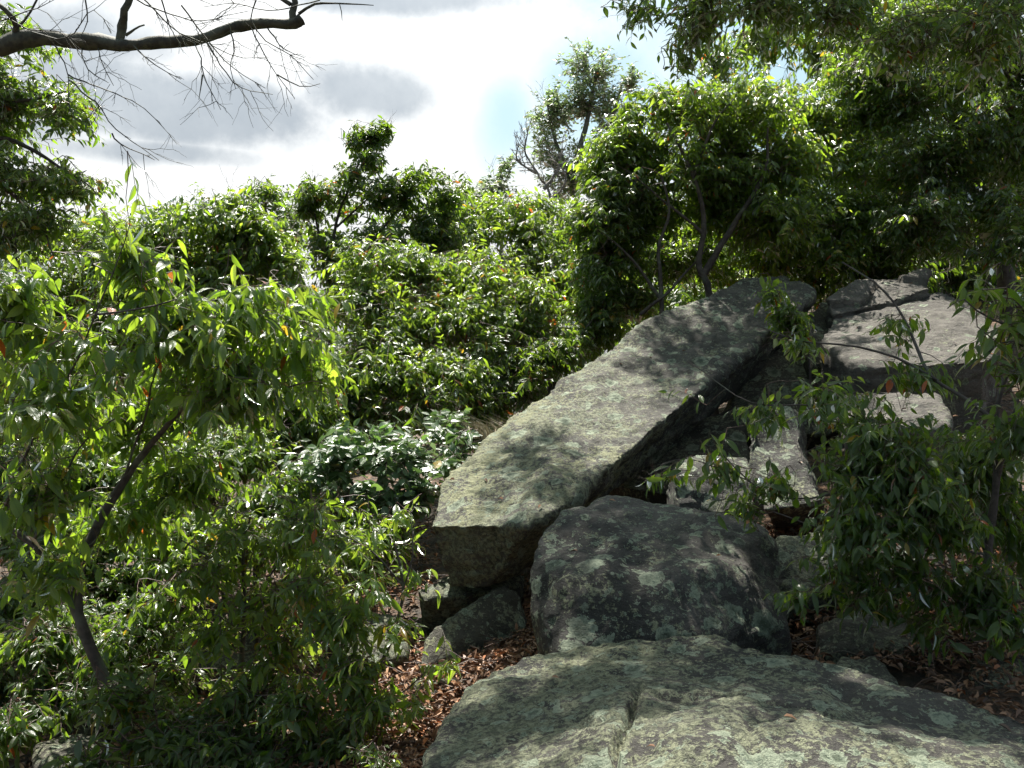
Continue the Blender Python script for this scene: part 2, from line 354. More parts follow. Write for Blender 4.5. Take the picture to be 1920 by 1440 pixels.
# front rock
fa = [P(1010, 1238, 3.95), P(1170, 1205, 4.0), P(1340, 1188, 3.9), P(1440, 1215, 3.75), P(1540, 1262, 3.6), P(1700, 1300, 3.4), P(1890, 1322, 3.15), P(2060, 1400, 2.8),
      P(900, 1285, 3.75), P(850, 1325, 3.5), P(790, 1440, 2.95), P(760, 1560, 2.5)]
fb = [(-.42, 1.3, .12), (.4, 1.2, .32), (1.2, 1.1, .36), (2.0, 1.3, .2), (2.1, 2.4, .25)]
h1 = fa[:4] + fa[8:] + fb[:3] + [P(1150, 1440, 2.62), P(1150, 1300, 3.2)]; h1 += [mv(p, -.02, .0, -.75) for p in h1]
h2 = fa[2:8] + fb[1:] + [P(1250, 1440, 2.6), P(1700, 1440, 2.55)]; h2 += [mv(p, .0, .0, -.75) for p in h2]
rock('front_rock', 'broad low rock covered in pale green lichen filling the bottom right foreground', [h1, h2], M_front, vox=.0165, smooth=4, amp=.05, mid=.024, fine=.009, seed=4, cracks=[(P(1195, 1290, 3.3), P(1165, 1440, 2.62), .010, .075), (P(1180, 1300, 3.2), P(1480, 1330, 3.0), .016, .03)])
# pale flat rocks at the right rear
h = [P(1530, 640, 8.2), P(1560, 590, 8.8), P(1640, 556, 9.3), P(1760, 545, 9.4), P(1830, 570, 9.0), P(1885, 640, 7.9), P(1860, 672, 7.3), P(1600, 690, 7.4)]
rock('flat_rock', 'large pale bare sloping rock at the right behind the leafy shrub', [h + [mv(p, 0, .15, -.7) for p in h]], M_flat, vox=.03, smooth=3, amp=.06, mid=.03, strata=.012, axis=(-.15, -.35, .9), seed=5)
h = [P(1545, 560, 8.9), P(1600, 530, 9.2), P(1735, 512, 9.5), P(1752, 535, 9.2), P(1680, 560, 8.9), P(1560, 590, 8.7), P(1620, 525, 9.8), P(1740, 512, 9.9)]
rock('cap_rock', 'layered rock block lying on the top edge of the pale sloping rock', [h + [mv(p, 0, .1, -.25) for p in h]], M_flat, vox=.03, smooth=2, amp=.03, mid=.035, strata=.035, axis=(-.1, -.2, .95), seed=6, cat='rock')
h = [P(1570, 735, 6.9), P(1620, 715, 7.3), P(1760, 730, 7.2), P(1780, 800, 6.5), P(1590, 800, 6.4)]
rock('pale_rock', 'pale rock half hidden by leaves just below the large sloping rock', [h + [mv(p, 0, .15, -.7) for p in h]], M_flat, vox=.03, smooth=7, amp=.08, mid=.035, seed=7, cat='rock')
h = [P(1390, 775, 6.5), P(1420, 750, 6.7), P(1490, 748, 6.7), P(1515, 820, 6.3), P(1530, 880, 6.1), P(1500, 900, 6.0), P(1560, 945, 5.8), P(1430, 960, 5.8), P(1400, 880, 6.1)]
rock('leaning_rock', 'narrow grey rock leaning against the stones right of the slab', [h + [mv(p, .15, .35, -.25) for p in h]], M_mid, vox=.025, smooth=9, amp=.06, mid=.03, seed=8, cat='rock')
h = [P(1258, 875, 5.7), P(1300, 850, 6.1), P(1405, 852, 6.1), P(1418, 900, 5.75), P(1415, 965, 5.6), P(1265, 965, 5.55)]
rock('block_rock', 'small square grey block resting in the dark gap behind the blotched boulder', [h + [mv(p, 0, .35, -.3) for p in h]], M_mid, vox=.022, smooth=3, amp=.02, mid=.015, strata=.01, seed=9, cat='rock')
h = [P(1455, 1010, 5.1), P(1560, 985, 5.3), P(1640, 1000, 5.3), P(1580, 1080, 4.95), P(1475, 1140, 4.75)]
rock('side_rock', 'lichen covered rock wedged at the right side of the blotched boulder', [h + [mv(p, 0, .3, -.5) for p in h]], M_front, vox=.025, amp=.03, mid=.018, seed=10, cat='rock')
h = [P(1640, 1020, 5.4), P(1700, 1010, 5.6), P(1790, 1040, 5.5), P(1800, 1100, 5.2), P(1660, 1090, 5.2)]
rock('streaked_rock', 'pale streaked rock under the shrub beside the brown leaves', [h + [mv(p, 0, .3, -.5) for p in h]], M_flat, vox=.03, amp=.03, mid=.02, strata=.015, seed=11, cat='rock')
h = [P(1530, 1165, 4.6), P(1600, 1150, 4.8), P(1730, 1160, 4.7), P(1760, 1220, 4.4), P(1540, 1235, 4.4)]
rock('low_rock', 'low brownish rock in deep shade above the front rock', [h + [mv(p, 0, .15, -.5) for p in h]], M_shade, vox=.025, amp=.02, mid=.02, seed=12, cat='rock')
h = [P(1535, 1262, 3.95), P(1575, 1222, 4.15), P(1640, 1222, 4.15), P(1690, 1260, 4.0), P(1720, 1300, 3.8), P(1560, 1290, 3.8)]
rock('wedge_rock', 'small ridged rock poking up at the right rear of the front rock', [h + [mv(p, 0, .15, -.4) for p in h]], M_shade, vox=.02, smooth=2, amp=.03, mid=.03, seed=13, cat='rock')
h = [P(1600, 860, 6.6), P(1740, 820, 7.0), P(1930, 830, 6.8), P(1960, 960, 6.2), P(1640, 970, 6.2)]
rock('shaded_boulder', 'big shaded boulder behind the stems of the right shrub', [h + [mv(p, 0, .3, -.8) for p in h]], M_shade, vox=.035, amp=.06, mid=.025, seed=14)
h = [P(1830, 1200, 4.5), P(1890, 1185, 4.7), P(1990, 1200, 4.6), P(1990, 1290, 4.2), P(1840, 1290, 4.2)]
rock('corner_rock', 'shaded rock at the right edge just above the front rock', [h + [mv(p, 0, .15, -.5) for p in h]], M_front, vox=.03, amp=.03, mid=.02, seed=15, cat='rock')
h = [P(1350, 800, 8.0), P(1400, 690, 8.6), P(1480, 640, 8.9), P(1560, 600, 9.1), P(1600, 700, 8.4), P(1590, 800, 7.8), P(1450, 830, 7.6)]
rock('prop_rock', 'added dark boulder filling the shaded gap under the upper end of the slab', [h + [mv(p, 0, .8, -.7) for p in h]], M_shade, vox=.035, amp=.06, mid=.03, seed=30)  # added to fill the gap; its dark tone stands in for shade
h = [P(1120, 900, 7.4), P(1250, 830, 7.8), P(1380, 770, 8.0), P(1420, 860, 7.2), P(1280, 930, 6.8)]
rock('cavity_rock', 'added dark rock filling the shaded hollow beneath the slab', [h + [mv(p, 0, .4, -.8) for p in h]], M_shade, vox=.035, amp=.06, mid=.03, seed=31, cat='rock')  # added filler, coloured dark so the hollow reads as shaded
h = [P(1500, 590, 9.0), P(1540, 560, 9.3), P(1610, 560, 9.4), P(1600, 660, 8.6), P(1530, 690, 8.3)]
rock('gap_rock', 'brown shaded rock filling the notch between the slab top and the pale sloping rock', [h + [mv(p, 0, .3, -.8) for p in h]], M_shade, vox=.03, amp=.04, mid=.03, seed=32, cat='rock')
# left of the slab
h = [P(800, 1200, 5.25), P(860, 1150, 5.35), P(940, 1095, 5.5), P(972, 1108, 5.45), P(990, 1200, 5.35), P(900, 1250, 5.2), P(790, 1262, 5.1)]
rock('mossy_wedge', 'dark wedge shaped rock with a mossy top edge beneath the end of the slab', [h + [mv(p, .05, .22, -.25) for p in h]], M_shade, vox=.022, smooth=3, amp=.035, mid=.022, seed=16, cat='rock')
h = [P(775, 1100, 5.7), P(850, 1068, 5.9), P(990, 1075, 6.0), P(940, 1110, 5.7), P(790, 1125, 5.6)]
rock('under_rock', 'flat lit rock peeping out under the left end of the slab', [h + [mv(p, 0, .3, -.5) for p in h]], M_front, vox=.028, amp=.02, mid=.018, seed=17, cat='rock')
h = [P(620, 1175, 5.4), P(680, 1140, 5.6), P(760, 1150, 5.6), P(770, 1230, 5.2), P(640, 1260, 5.1)]
rock('hidden_rock', 'lichened rock half hidden behind the thin sapling left of the slab', [h + [mv(p, 0, .3, -.5) for p in h]], M_front, vox=.028, amp=.03, mid=.02, seed=18, cat='rock')
h = [P(290, 1160, 6.0), P(370, 1120, 6.2), P(480, 1150, 6.1), P(470, 1250, 5.6), P(300, 1260, 5.6)]
rock('left_boulder', 'shaded boulder deep among the bushes at lower left', [h + [mv(p, 0, .3, -.5) for p in h]], M_shade, vox=.035, amp=.05, mid=.02, seed=19)
h = [P(110, 1300, 5.3), P(150, 1210, 5.6), P(240, 1230, 5.6), P(260, 1330, 5.1), P(130, 1400, 4.9)]
rock('bush_rock', 'upright brown rock behind the forked trunk at lower left', [h + [mv(p, 0, .3, -.6) for p in h]], M_shade, vox=.03, amp=.05, mid=.02, seed=20, cat='rock')
h = [P(60, 1390, 4.6), P(140, 1365, 4.8), P(230, 1400, 4.6), P(200, 1470, 4.3), P(50, 1470, 4.3)]
rock('edge_rock', 'small grey rock at the bottom left corner under the leaves', [h + [mv(p, 0, .2, -.5) for p in h]], M_shade, vox=.028, amp=.03, mid=.02, seed=21, cat='rock')

# ---------------------------------------------------------------- leaves and stems
def leaf_template(ts, ws, droop=.18, fold=.22, across=2):
    "rows of left edge, midrib, right edge; x = width, y = length, z = up; ends closed to a point"
    V = []; U = []; Fc = []
    for t_, w in zip(ts, ws):
        z = -droop * t_ * t_
        for s in (-1, 0, 1):
            V.append((s * w * .5, t_, z + (fold * abs(s) * w * .5))); U.append((.5 + .5 * s, t_))
    n = len(ts)
    for i in range(n - 1):
        a = i * 3
        for k in (0, 1):
            q = [a + k, a + k + 1, a + 3 + k + 1, a + 3 + k]
            if ws[i] > 0: Fc.append((q[0], q[1], q[2]))
            elif k == 0: Fc.append((a + 1, q[2], q[3])) ; continue
            else: Fc.append((a + 1, q[2], q[3])); continue
            if ws[i + 1] > 0: Fc.append((q[0], q[2], q[3]))
            elif k == 0: Fc[-1] = (q[0], q[1], a + 4)
            else: Fc[-1] = (q[0], q[1], a + 4)
    V = np.array(V, float); U = np.array(U, float); Fc = np.array(Fc)
    used = np.unique(Fc); mp = -np.ones(len(V), int); mp[used] = np.arange(len(used))
    return V[used], mp[Fc], U[used]
def family(ts, ws, d, f):
    "four leaves of one kind: usual, narrow and hanging, wide and flat, cupped and twisted"
    out = []
    for kw, kd, kf, tw in ((1, 1, 1, 0), (.78, 1.5, 1.3, .12), (1.2, .55, .6, -.1), (.95, 1.9, 1.7, .3)):
        V, Fc, U = leaf_template(ts, [w * kw for w in ws], d * kd, f * kf); V = V.copy(); a = tw * 2.2 * V[:, 1]
        x, z = V[:, 0].copy(), V[:, 2].copy(); V[:, 0] = x * np.cos(a) + .12 * tw * V[:, 1] ** 2; V[:, 2] = z + x * np.sin(a); out.append((V, Fc, U))
    return out
TPL = {
 'near': family([0, .1, .22, .38, .55, .72, .87, 1], [0, .13, .25, .32, .30, .215, .10, 0], .26, .30),
 'mid':  family([0, .22, .5, .78, 1], [0, .27, .34, .20, 0], .24, .30),
 'broad': family([0, .2, .45, .75, 1], [0, .42, .52, .32, 0], .14, .25),
 'far':  family([0, .45, 1], [0, .5, 0], .12, .25),
}
def nrm(a): return a / np.maximum(np.linalg.norm(a, axis=-1, keepdims=True), 1e-9)
class Stems:
    def __init__(s): s.V = []; s.F = []; s.n = 0
    def tube(s, pts, rad, k=5, rough=0.):
        pts = np.asarray(pts, float); rad = np.asarray(rad, float); n = len(pts)
        T = np.gradient(pts, axis=0) if n > 2 else np.repeat((pts[1:] - pts[:1]), n, 0); T = nrm(T)
        ref = np.array([.3, .2, 1.]) if abs(T[:, 2]).mean() < .8 else np.array([1., .1, .2])
        A = nrm(np.cross(T, ref)); B = np.cross(T, A)
        th = np.linspace(0, 2 * math.pi, k, endpoint=False)
        rr = rad[:, None] * (1 + (rng.uniform(-rough, rough, (n, k)) if rough else 0))
        V = pts[:, None] + rr[..., None] * (np.cos(th)[None, :, None] * A[:, None] + np.sin(th)[None, :, None] * B[:, None])
        I = np.arange(n * k).reshape(n, k) + s.n; J = np.roll(I, -1, 1)
        Fq = np.stack([I[:-1], J[:-1], J[1:], I[1:]], -1).reshape(-1, 4)
        s.V.append(V.reshape(-1, 3)); s.F.append(Fq); s.n += n * k
    def build(s, name, m, parent, base, **kw):
        if not s.V: return None
        me = np_mesh(name, np.concatenate(s.V) - base, np.concatenate(s.F), 4, m)
        o = link(name, me, parent); tag(o, **kw); return o
def spline(pts, step=.07, wob=.0):
    "Catmull-Rom through the points, evenly resampled"
    p = np.asarray(pts, float); p = np.vstack([2 * p[0] - p[1], p, 2 * p[-1] - p[-2]]); out = []
    for i in range(1, len(p) - 2):
        L = np.linalg.norm(p[i + 1] - p[i]); n = max(2, int(L / step)); t = np.linspace(0, 1, n, endpoint=False)[:, None]
        out.append(.5 * (2 * p[i] + (p[i + 1] - p[i - 1]) * t + (2 * p[i - 1] - 5 * p[i] + 4 * p[i + 1] - p[i + 2]) * t ** 2 + (3 * p[i] - p[i - 1] - 3 * p[i + 1] + p[i + 2]) * t ** 3))
    out.append(p[-2][None]); q = np.vstack(out)
    if wob:
        w = rng.normal(0, wob, q.shape); k = np.ones(3) / 3
        for c in range(3): q[:, c] += np.convolve(w[:, c], k, 'same') * np.minimum(1, np.arange(len(q)) / 2)
    return q
def sub(tw, p, d, l, r, lev, sag):
    n = 7; t = np.linspace(0, 1, n)[:, None]; kink = np.cumsum(rng.normal(0, .025 * l, (n, 3)), 0); kink -= kink[0]
    q = p + d * l * t + np.array([0, 0, sag * l]) * t * t + kink; tw.tube(q, np.linspace(r, r * .45, n), 4 if lev > 1 else 3)
    if lev <= 0: return
    for _ in range(rng.integers(2, 5)):
        j = rng.integers(1, n - 1); T = nrm(q[j + 1] - q[j]); sub(tw, q[j], nrm(T + rng.normal(0, .45, 3)), l * rng.uniform(.3, .6), r * .6, lev - 1, sag)
PLANTS = []
def plant(name, label, cat, stems, blobs, n, leaf='cherry', tpl='mid', size=.11, spray=.38, per=12, bark=BARK, group=None, droop=.8, up=.25, twig_r=.0028, tmat=None, shell=.42, outk=1., trunk='trunk', lsd=.25, world=False, carve=.20, cf=None):
    """stems: list of (list of (px,py,d) or xyz, r0, r1); first one is the trunk. blobs: (px,py,d,rx,ry,rd[m],weight)"""
    base = np.asarray(stems[0][0][0], float)
    base = P(*base) if stems[0][3:] == () else base
    n = int(n * {'near': 1.8, 'mid': 2.5, 'broad': 1.9, 'far': 1.5}[tpl]); size *= {'near': .87, 'mid': .88}.get(tpl, 1)
    root = bpy.data.objects.new(name, None); C.objects.link(root); root.location = base; root.empty_display_size = .2
    tag(root, label, cat, group)
    nodes = []; nrad = []
    for i, st in enumerate(stems):
        pts = [P(*a) for a in st[0]] if len(st) == 3 else st[0]
        q = spline(pts, .07, .006); rad = np.linspace(st[1], st[2], len(q))
        s = Stems(); s.tube(q, rad, 8 if st[1] > .012 else 6, .08); s.build(trunk if i == 0 else 'branch', bark, root, base)
        nodes.append(q); nrad.append(rad)
    N = np.concatenate(nodes); NR = np.concatenate(nrad)
    cap = len(N) + n * 8; buf = np.empty((cap, 3)); rb = np.empty(cap); cnt = len(N); buf[:cnt] = N; rb[:cnt] = NR
    w = np.array([b[6] if len(b) > 6 else b[3] * b[4] for b in blobs], float); w /= w.sum()
    cs = np.array([b[0:3] if world else P(b[0], b[1], b[2]) for b in blobs]); rs = np.array([b[3:6] if world else (b[3] * b[2] / F, b[5], b[4] * b[2] / F) for b in blobs])
    # candidates thinned by a noise field so that crowns have clumps and gaps, with a loose outer edge
    kk = int(n * 2.2); bi = rng.choice(len(blobs), kk, p=w); u = nrm(rng.normal(size=(kk, 3))); rr = rng.random(kk) ** shell
    rr = np.where(rng.random(kk) < .22, rr * rng.uniform(1, 1.38, kk), rr)
    off = u * rr[:, None]; tips = cs[bi] + off * rs[bi]
    fq = cf or {'near': 3.2, 'mid': 1.9, 'broad': 3, 'far': 1.1}[tpl]; so = len(PLANTS) * 3.1
    nv = np.array([noise.noise(Vector(p_ * fq) + Vector((so, so, 0))) for p_ in tips]) + rng.normal(0, carve, kk)
    keep = np.argsort(-nv)[:n]; keep = keep[rng.permutation(len(keep))]; bi = bi[keep]; off = off[keep]; tips = tips[keep]
    outd = nrm(nrm(off * rs[bi]) * outk + np.array([0, 0, up]) + rng.normal(0, .35, (n, 3)))
    L = spray * rng.uniform(.6, 1.25, n); start = tips - outd * L[:, None] * .8
    d0 = np.array([np.min(np.sum((N - s_) ** 2, 1)) for s_ in start]); order = np.argsort(d0)
    tw = Stems(); LB = []; LD = []; LNn = []; LS = []
    for i in order:
        s0 = start[i]; dd = np.sum((buf[:cnt] - s0) ** 2, 1); j = int(np.argmin(dd)); a = buf[j]; dist = math.sqrt(dd[j])
        r0 = min(rb[j] * .75, twig_r * 1.2 + .006 * dist)
        if dist > .06:
            m_ = (a + s0) / 2 + rng.normal(0, .06 * dist, 3) + np.array([0, 0, .06 * dist]); k = max(2, min(7, int(dist / .1)))
            t = np.linspace(0, 1, k + 1)[:, None]; q = (1 - t) ** 2 * a + 2 * t * (1 - t) * m_ + t * t * s0
            q[1:-1] += rng.normal(0, .006, q[1:-1].shape)
            rad = np.linspace(r0, twig_r, k + 1); tw.tube(q, rad, 4)
            buf[cnt:cnt + k] = q[1:]; rb[cnt:cnt + k] = rad[1:]; cnt += k
        # the leafy shoot
        D = outd[i]; t = np.linspace(0, 1, 6)[:, None]
        q = s0 + D * L[i] * t + np.array([0, 0, -.22 * L[i]]) * t * t + rng.normal(0, .008, (6, 3)) * t
        tw.tube(q, np.linspace(twig_r, twig_r * .35, 6), 3)
        if rng.random() < .05:                               # a dead, leafless twig
            for _ in range(3): sub(tw, q[rng.integers(1, 5)], nrm(D + rng.normal(0, .5, 3)), L[i] * .6, twig_r * .6, 1, -.05)
            continue
        k = max(3, int(per * L[i] / spray)); tt = np.linspace(.08, 1, k) + rng.normal(0, .02, k); tt = np.clip(tt, 0, 1) * 5
        i0 = np.minimum(tt.astype(int), 4); f = (tt - i0)[:, None]; bp = q[i0] * (1 - f) + q[i0 + 1] * f; Td = nrm(q[i0 + 1] - q[i0])
        side = nrm(np.cross(Td, np.array([0, 0, 1.]) + rng.normal(0, .25, 3))); sg = np.where(np.arange(k) % 2 == 0, 1, -1)[:, None]
        ld = nrm(Td * rng.uniform(.3, .9, (k, 1)) + side * sg * rng.uniform(.5, 1.1, (k, 1)) + np.array([0, 0, -1]) * droop * rng.uniform(.2, 1.25, (k, 1)) + rng.normal(0, .18, (k, 3)))
        upv = np.array([0, 0, 1.]) + rng.normal(0, .45, (k, 3)); nn = nrm(upv - ld * np.sum(upv * ld, 1, keepdims=True))
        LB.append(bp); LD.append(ld); LNn.append(nn); LS.append(size * np.clip(rng.normal(1, lsd, k), .45, 1.5) * (1 - .3 * (tt / 5)) * 1.1)
    tw.build('twigs', tmat or TWIG, root, base, kind='stuff')
    PLANTS.append(dict(root=root, base=base, B=np.concatenate(LB), D=np.concatenate(LD), N=np.concatenate(LNn), S=np.concatenate(LS), leaf=leaf, tpl=tpl))
    return root

def finish_leaves(limit=300):
    "the leaves seen largest become parts of their own, the rest one part per plant"
    CELL = 6; W, H = 1920 // CELL, 1440 // CELL
    zb = np.full(W * H, 1e9)
    def cells(p):
        x, y, z = project(p); cx = (x // CELL).astype(int); cy = (y // CELL).astype(int)
        ok = (z > .3) & (cx >= 0) & (cx < W) & (cy >= 0) & (cy < H); return np.where(ok, cy * W + cx, -1), z
    for o in OCC:
        c, z = cells(o); k = c >= 0; np.minimum.at(zb, c[k], z[k])
    pts = []
    for p in PLANTS:
        X = np.cross(p['D'], p['N'])
        l = []
        for a in (.2, .4, .6, .8): l.append(cells(p['B'] + p['D'] * (p['S'] * a)[:, None]))
        pts.append(l)
        for c, z in l: k = c >= 0; np.minimum.at(zb, c[k], z[k])
    tm = {}
    tot = 0
    for p, l in zip(PLANTS, pts):
        n = len(p['B']); vis = np.zeros(n)
        for c, z in l: k = c >= 0; vis[k] += (z[k] < zb[c[k]] + .04)
        zc = l[1][1]; view = nrm(p['B'] - CAM); facing = np.abs(np.sum(view * p['N'], 1)) * .8 + .2
        score = vis * (p['S'] / np.maximum(zc, .3)) ** 2 * facing; score[vis == 0] = 0
        idx = np.argsort(-score)[:limit]; pxl = F * p['S'][idx] / zc[idx]; idx = idx[(score[idx] > 0) & (pxl > 10)]
        fam = TPL[p['tpl']]; VV = np.stack([f[0] for f in fam]); _, Fc, U = fam[0]; var = rng.choice(4, n, p=(.45, .25, .18, .12)); V = VV[0]
        for q in range(4):
            key = (p['leaf'], p['tpl'], q)
            if key not in tm: tm[key] = np_mesh('leaf', VV[q], Fc, 3, LM[p['leaf']], True, U)
        X = np.cross(p['D'], p['N'])
        for i in idx:
            o = bpy.data.objects.new('leaf', tm[(p['leaf'], p['tpl'], int(var[i]))]); C.objects.link(o); o.parent = p['root']; s = p['S'][i]
            M = np.eye(4); M[:3, 0] = X[i] * s; M[:3, 1] = p['D'][i] * s; M[:3, 2] = p['N'][i] * s; M[:3, 3] = p['B'][i] - p['base']
            o.matrix_basis = Matrix(M.tolist())
        rest = np.ones(n, bool); rest[idx] = False; k = int(rest.sum()); s = p['S'][rest][:, None, None]
        VR = VV[var[rest]]
        A = (p['B'][rest] - p['base'])[:, None, :] + s * (VR[:, :, 0:1] * X[rest][:, None] + VR[:, :, 1:2] * p['D'][rest][:, None] + VR[:, :, 2:3] * p['N'][rest][:, None])
        FF = Fc[None] + (np.arange(k) * len(V))[:, None, None]; UU = np.tile(U, (k, 1))
        me = np_mesh('foliage', A.reshape(-1, 3), FF.reshape(-1), 3, LM[p['leaf']], True, UU)
        tag(link('foliage', me, p['root']), kind='stuff'); tot += k * len(Fc)
        print('PLANT', p['root'].name, n, len(idx))
    print('LEAF TRIS', tot)

# ---------------------------------------------------------------- plants
def G(px, d):
    "point on the ground in the column px at distance d"
    x = (px - 960) / F * d; return (x, d, float(gz(x, d)) - .05)
def gp(px, d):
    "the same as (px, py, d)"
    x, y, z = project(np.array([G(px, d)])); return (px, float(y[0]), d)

# --- far trees on the ridge
plant('ridge_tree', 'tall airy grey green tree standing far off alone against the blue sky gap', 'tree',
      [([gp(1085, 24), (1080, 420, 24), (1075, 330, 24), (1100, 230, 24), (1120, 130, 24)], .16, .04), ([(1078, 350, 24), (1120, 290, 24), (1150, 220, 24), (1165, 160, 24)], .08, .03), ([(1075, 340, 24), (1040, 260, 24), (1025, 190, 24)], .07, .02)],
      [(1105, 125, 24, 62, 48, .8), (1040, 200, 24, 52, 48, .8), (1100, 190, 24, 60, 40, .8), (1150, 215, 24, 50, 55, .8), (1020, 270, 24, 36, 40, .7), (1075, 320, 24, 70, 60, .9), (1180, 150, 24, 26, 30, .5), (1170, 320, 24, 50, 60, .8)],
      700, 'far', 'far', .13, .55, 13, GREYB, droop=.1, up=.5, twig_r=.006, carve=.2, cf=2.2)
plant('ridge_shrub', 'small grey green tree far off, left of the leafless one on the ridge', 'tree',
      [([gp(940, 22), (940, 430, 22), (935, 330, 22)], .09, .03)],
      [(930, 345, 22, 42, 45, .8), (955, 310, 22, 22, 28, .5), (905, 370, 22, 34, 36, .7), (965, 380, 22, 40, 40, .8)], 120, 'far', 'far', .14, .5, 12, GREYB, droop=.1, up=.5, twig_r=.006)
def dead_tree(name, label, cat, stems, bark, m_twig, tdens, tlen, base_xyz, depth2=True, r=.004, gn=None, sag=-.1):
    root = bpy.data.objects.new(name, None); C.objects.link(root); root.location = base_xyz; root.empty_display_size = .2
    tag(root, label, cat); tw = Stems(); b = np.asarray(base_xyz)
    for i, (pts, r0, r1) in enumerate(stems):
        q = spline([P(*a) for a in pts], .05, .006); rad = np.linspace(r0, r1, len(q)) * (1 + .12 * np.sin(np.arange(len(q)) * .9) * (r0 > .02))
        s = Stems(); knob = np.interp(np.arange(len(q)), np.arange(0, len(q) + 5, 5), rng.uniform(-.14, .2, len(range(0, len(q) + 5, 5)))); s.tube(q, rad * (1 + knob), 10, .17); s.build('trunk' if i == 0 else 'branch', bark, root, b)
        L = np.linalg.norm(q[-1] - q[0]); n = int(L * tdens)
        for _ in range(n):
            j = rng.integers(len(q) // 5, len(q)); T = nrm(q[min(j + 1, len(q) - 1)] - q[max(j - 1, 0)])
            d = nrm(T * .7 + rng.normal(0, .6, 3)); l = tlen * rng.uniform(.3, 1); sub(tw, q[j], d, l, min(r, rad[j] * .6), 3, sag)
    tw.build('twigs', m_twig, root, b, kind='stuff'); return root
dead_tree('bare_tree', 'leafless grey dead tree with curved branches far off between the ridge trees', 'tree',
          [([gp(1040, 21), (1035, 400, 21), (1010, 330, 21), (985, 285, 21), (990, 245, 21)], .07, .015), ([(1020, 355, 21), (1045, 320, 21), (1050, 290, 21)], .04, .012), ([(1005, 325, 21), (970, 300, 21), (972, 270, 21)], .03, .01), ([(1035, 380, 21), (1060, 340, 21), (1050, 300, 21), (1062, 270, 21)], .035, .01)],
          GREYB, GREYB, 9, .55, G(1040, 21), r=.012, sag=.1)

# --- middle distance, left to right
MID = 'cherry bushes crowding the slope behind the rocks'
plant('left_tree', 'tall leafy tree reaching in from the left edge below the bare limb', 'tree',
      [([gp(-170, 7.5), (-150, 700, 7.5), (-120, 420, 7.4), (-60, 200, 7.2), (20, 60, 7)], .10, .02), ([(-110, 350, 7.3), (-20, 340, 7.1), (60, 400, 7), (100, 480, 6.9)], .03, .006), ([(-90, 300, 7.3), (0, 260, 7), (90, 300, 6.9), (170, 350, 6.9)], .03, .005), ([(-60, 200, 7.2), (40, 190, 7), (130, 170, 7)], .025, .005), ([(-60, 330, 7.2), (20, 420, 7), (30, 520, 6.9)], .02, .005)],
      [(10, 190, 7, 110, 95, .6), (105, 200, 7, 78, 62, .5), (40, 60, 7, 60, 50, .5), (-80, 200, 7.2, 120, 200, .7), (30, 310, 7, 110, 70, .6), (130, 335, 7, 85, 32, .5), (-20, 420, 7, 90, 70, .6), (60, 400, 6.9, 80, 45, .5)],
      430, 'deep', 'mid', .085, .34, 13, droop=.7, bark=BARK)
plant('cherry_bush', 'bright drooping cherry bush with its top against the sky at left of centre', 'bush',
      [([gp(400, 9), (400, 700, 9), (390, 500, 9), (380, 400, 9)], .05, .01), ([(398, 600, 9), (470, 500, 9), (510, 430, 9)], .025, .006), ([(398, 600, 9), (320, 500, 9), (300, 420, 9)], .025, .006)],
      [(300, 440, 9, 60, 50, .5), (440, 390, 9, 60, 45, .5), (395, 400, 9, 85, 60, .7), (320, 400, 9, 50, 45, .5), (480, 440, 9, 70, 65, .6), (540, 500, 9, 60, 70, .6), (420, 520, 9, 130, 90, .8), (300, 500, 9.2, 110, 90, .8), (500, 600, 8.8, 110, 80, .7)],
      640, 'cherry', 'mid', .11, .42, 13, droop=.75, group=MID)
plant('cherry_bush', 'loose pale green bush with upright tips at the left side under the leafy tree', 'bush',
      [([gp(180, 10), (180, 700, 10), (170, 520, 10), (160, 420, 10)], .05, .01)],
      [(170, 420, 10, 110, 60, .8), (60, 440, 10, 90, 70, .8), (210, 470, 9.6, 110, 80, .7), (100, 560, 9.5, 140, 100, .8), (260, 600, 9.2, 120, 100, .7), (20, 660, 9.4, 120, 130, .8), (160, 720, 9, 150, 110, .8)],
      620, 'cherry', 'mid', .105, .42, 13, droop=.65, group=MID)
plant('dark_bush', 'dark round topped bush between the bright cherry bush and the tall sapling', 'bush',
      [([gp(500, 12), (500, 600, 12), (505, 400, 12)], .05, .01)],
      [(505, 355, 12, 40, 42, .6), (480, 390, 12, 50, 45, .6), (540, 420, 12, 36, 50, .6), (470, 480, 12, 90, 70, .8)], 200, 'deep', 'mid', .11, .4, 12, group=MID)
plant('tall_sapling', 'slender sapling with a knobbly top rising highest against the white cloud', 'tree',
      [([gp(622, 11), (618, 640, 11), (615, 520, 11), (628, 430, 11), (655, 350, 11), (680, 290, 11), (700, 235, 11)], .045, .008), ([(618, 540, 11), (600, 450, 11), (585, 370, 11), (590, 330, 11)], .022, .006), ([(625, 560, 11), (680, 480, 11), (740, 400, 11), (790, 340, 11)], .028, .006), ([(632, 425, 11), (680, 380, 11), (730, 340, 11)], .015, .005)],
      [(700, 250, 11, 26, 26, .3), (665, 255, 11, 24, 20, .25), (725, 235, 11, 10, 18, .2), (700, 292, 11, 42, 22, .4), (660, 325, 11, 28, 30, .4), (590, 350, 11, 40, 34, .5), (575, 385, 11, 26, 26, .4), (640, 370, 11, 45, 36, .5), (800, 325, 11, 45, 24, .5), (760, 350, 11, 55, 40, .5), (700, 370, 11, 70, 46, .6), (835, 360, 11, 40, 40, .5),
       (720, 450, 11, 100, 70, .7), (600, 440, 11, 36, 45, .5), (690, 540, 11, 80, 70, .7), (770, 410, 11, 80, 50, .6), (640, 480, 11, 60, 60, .6), (820, 440, 11, 60, 60, .6)],
      640, 'deep', 'mid', .105, .30, 12, droop=.8, up=.4)
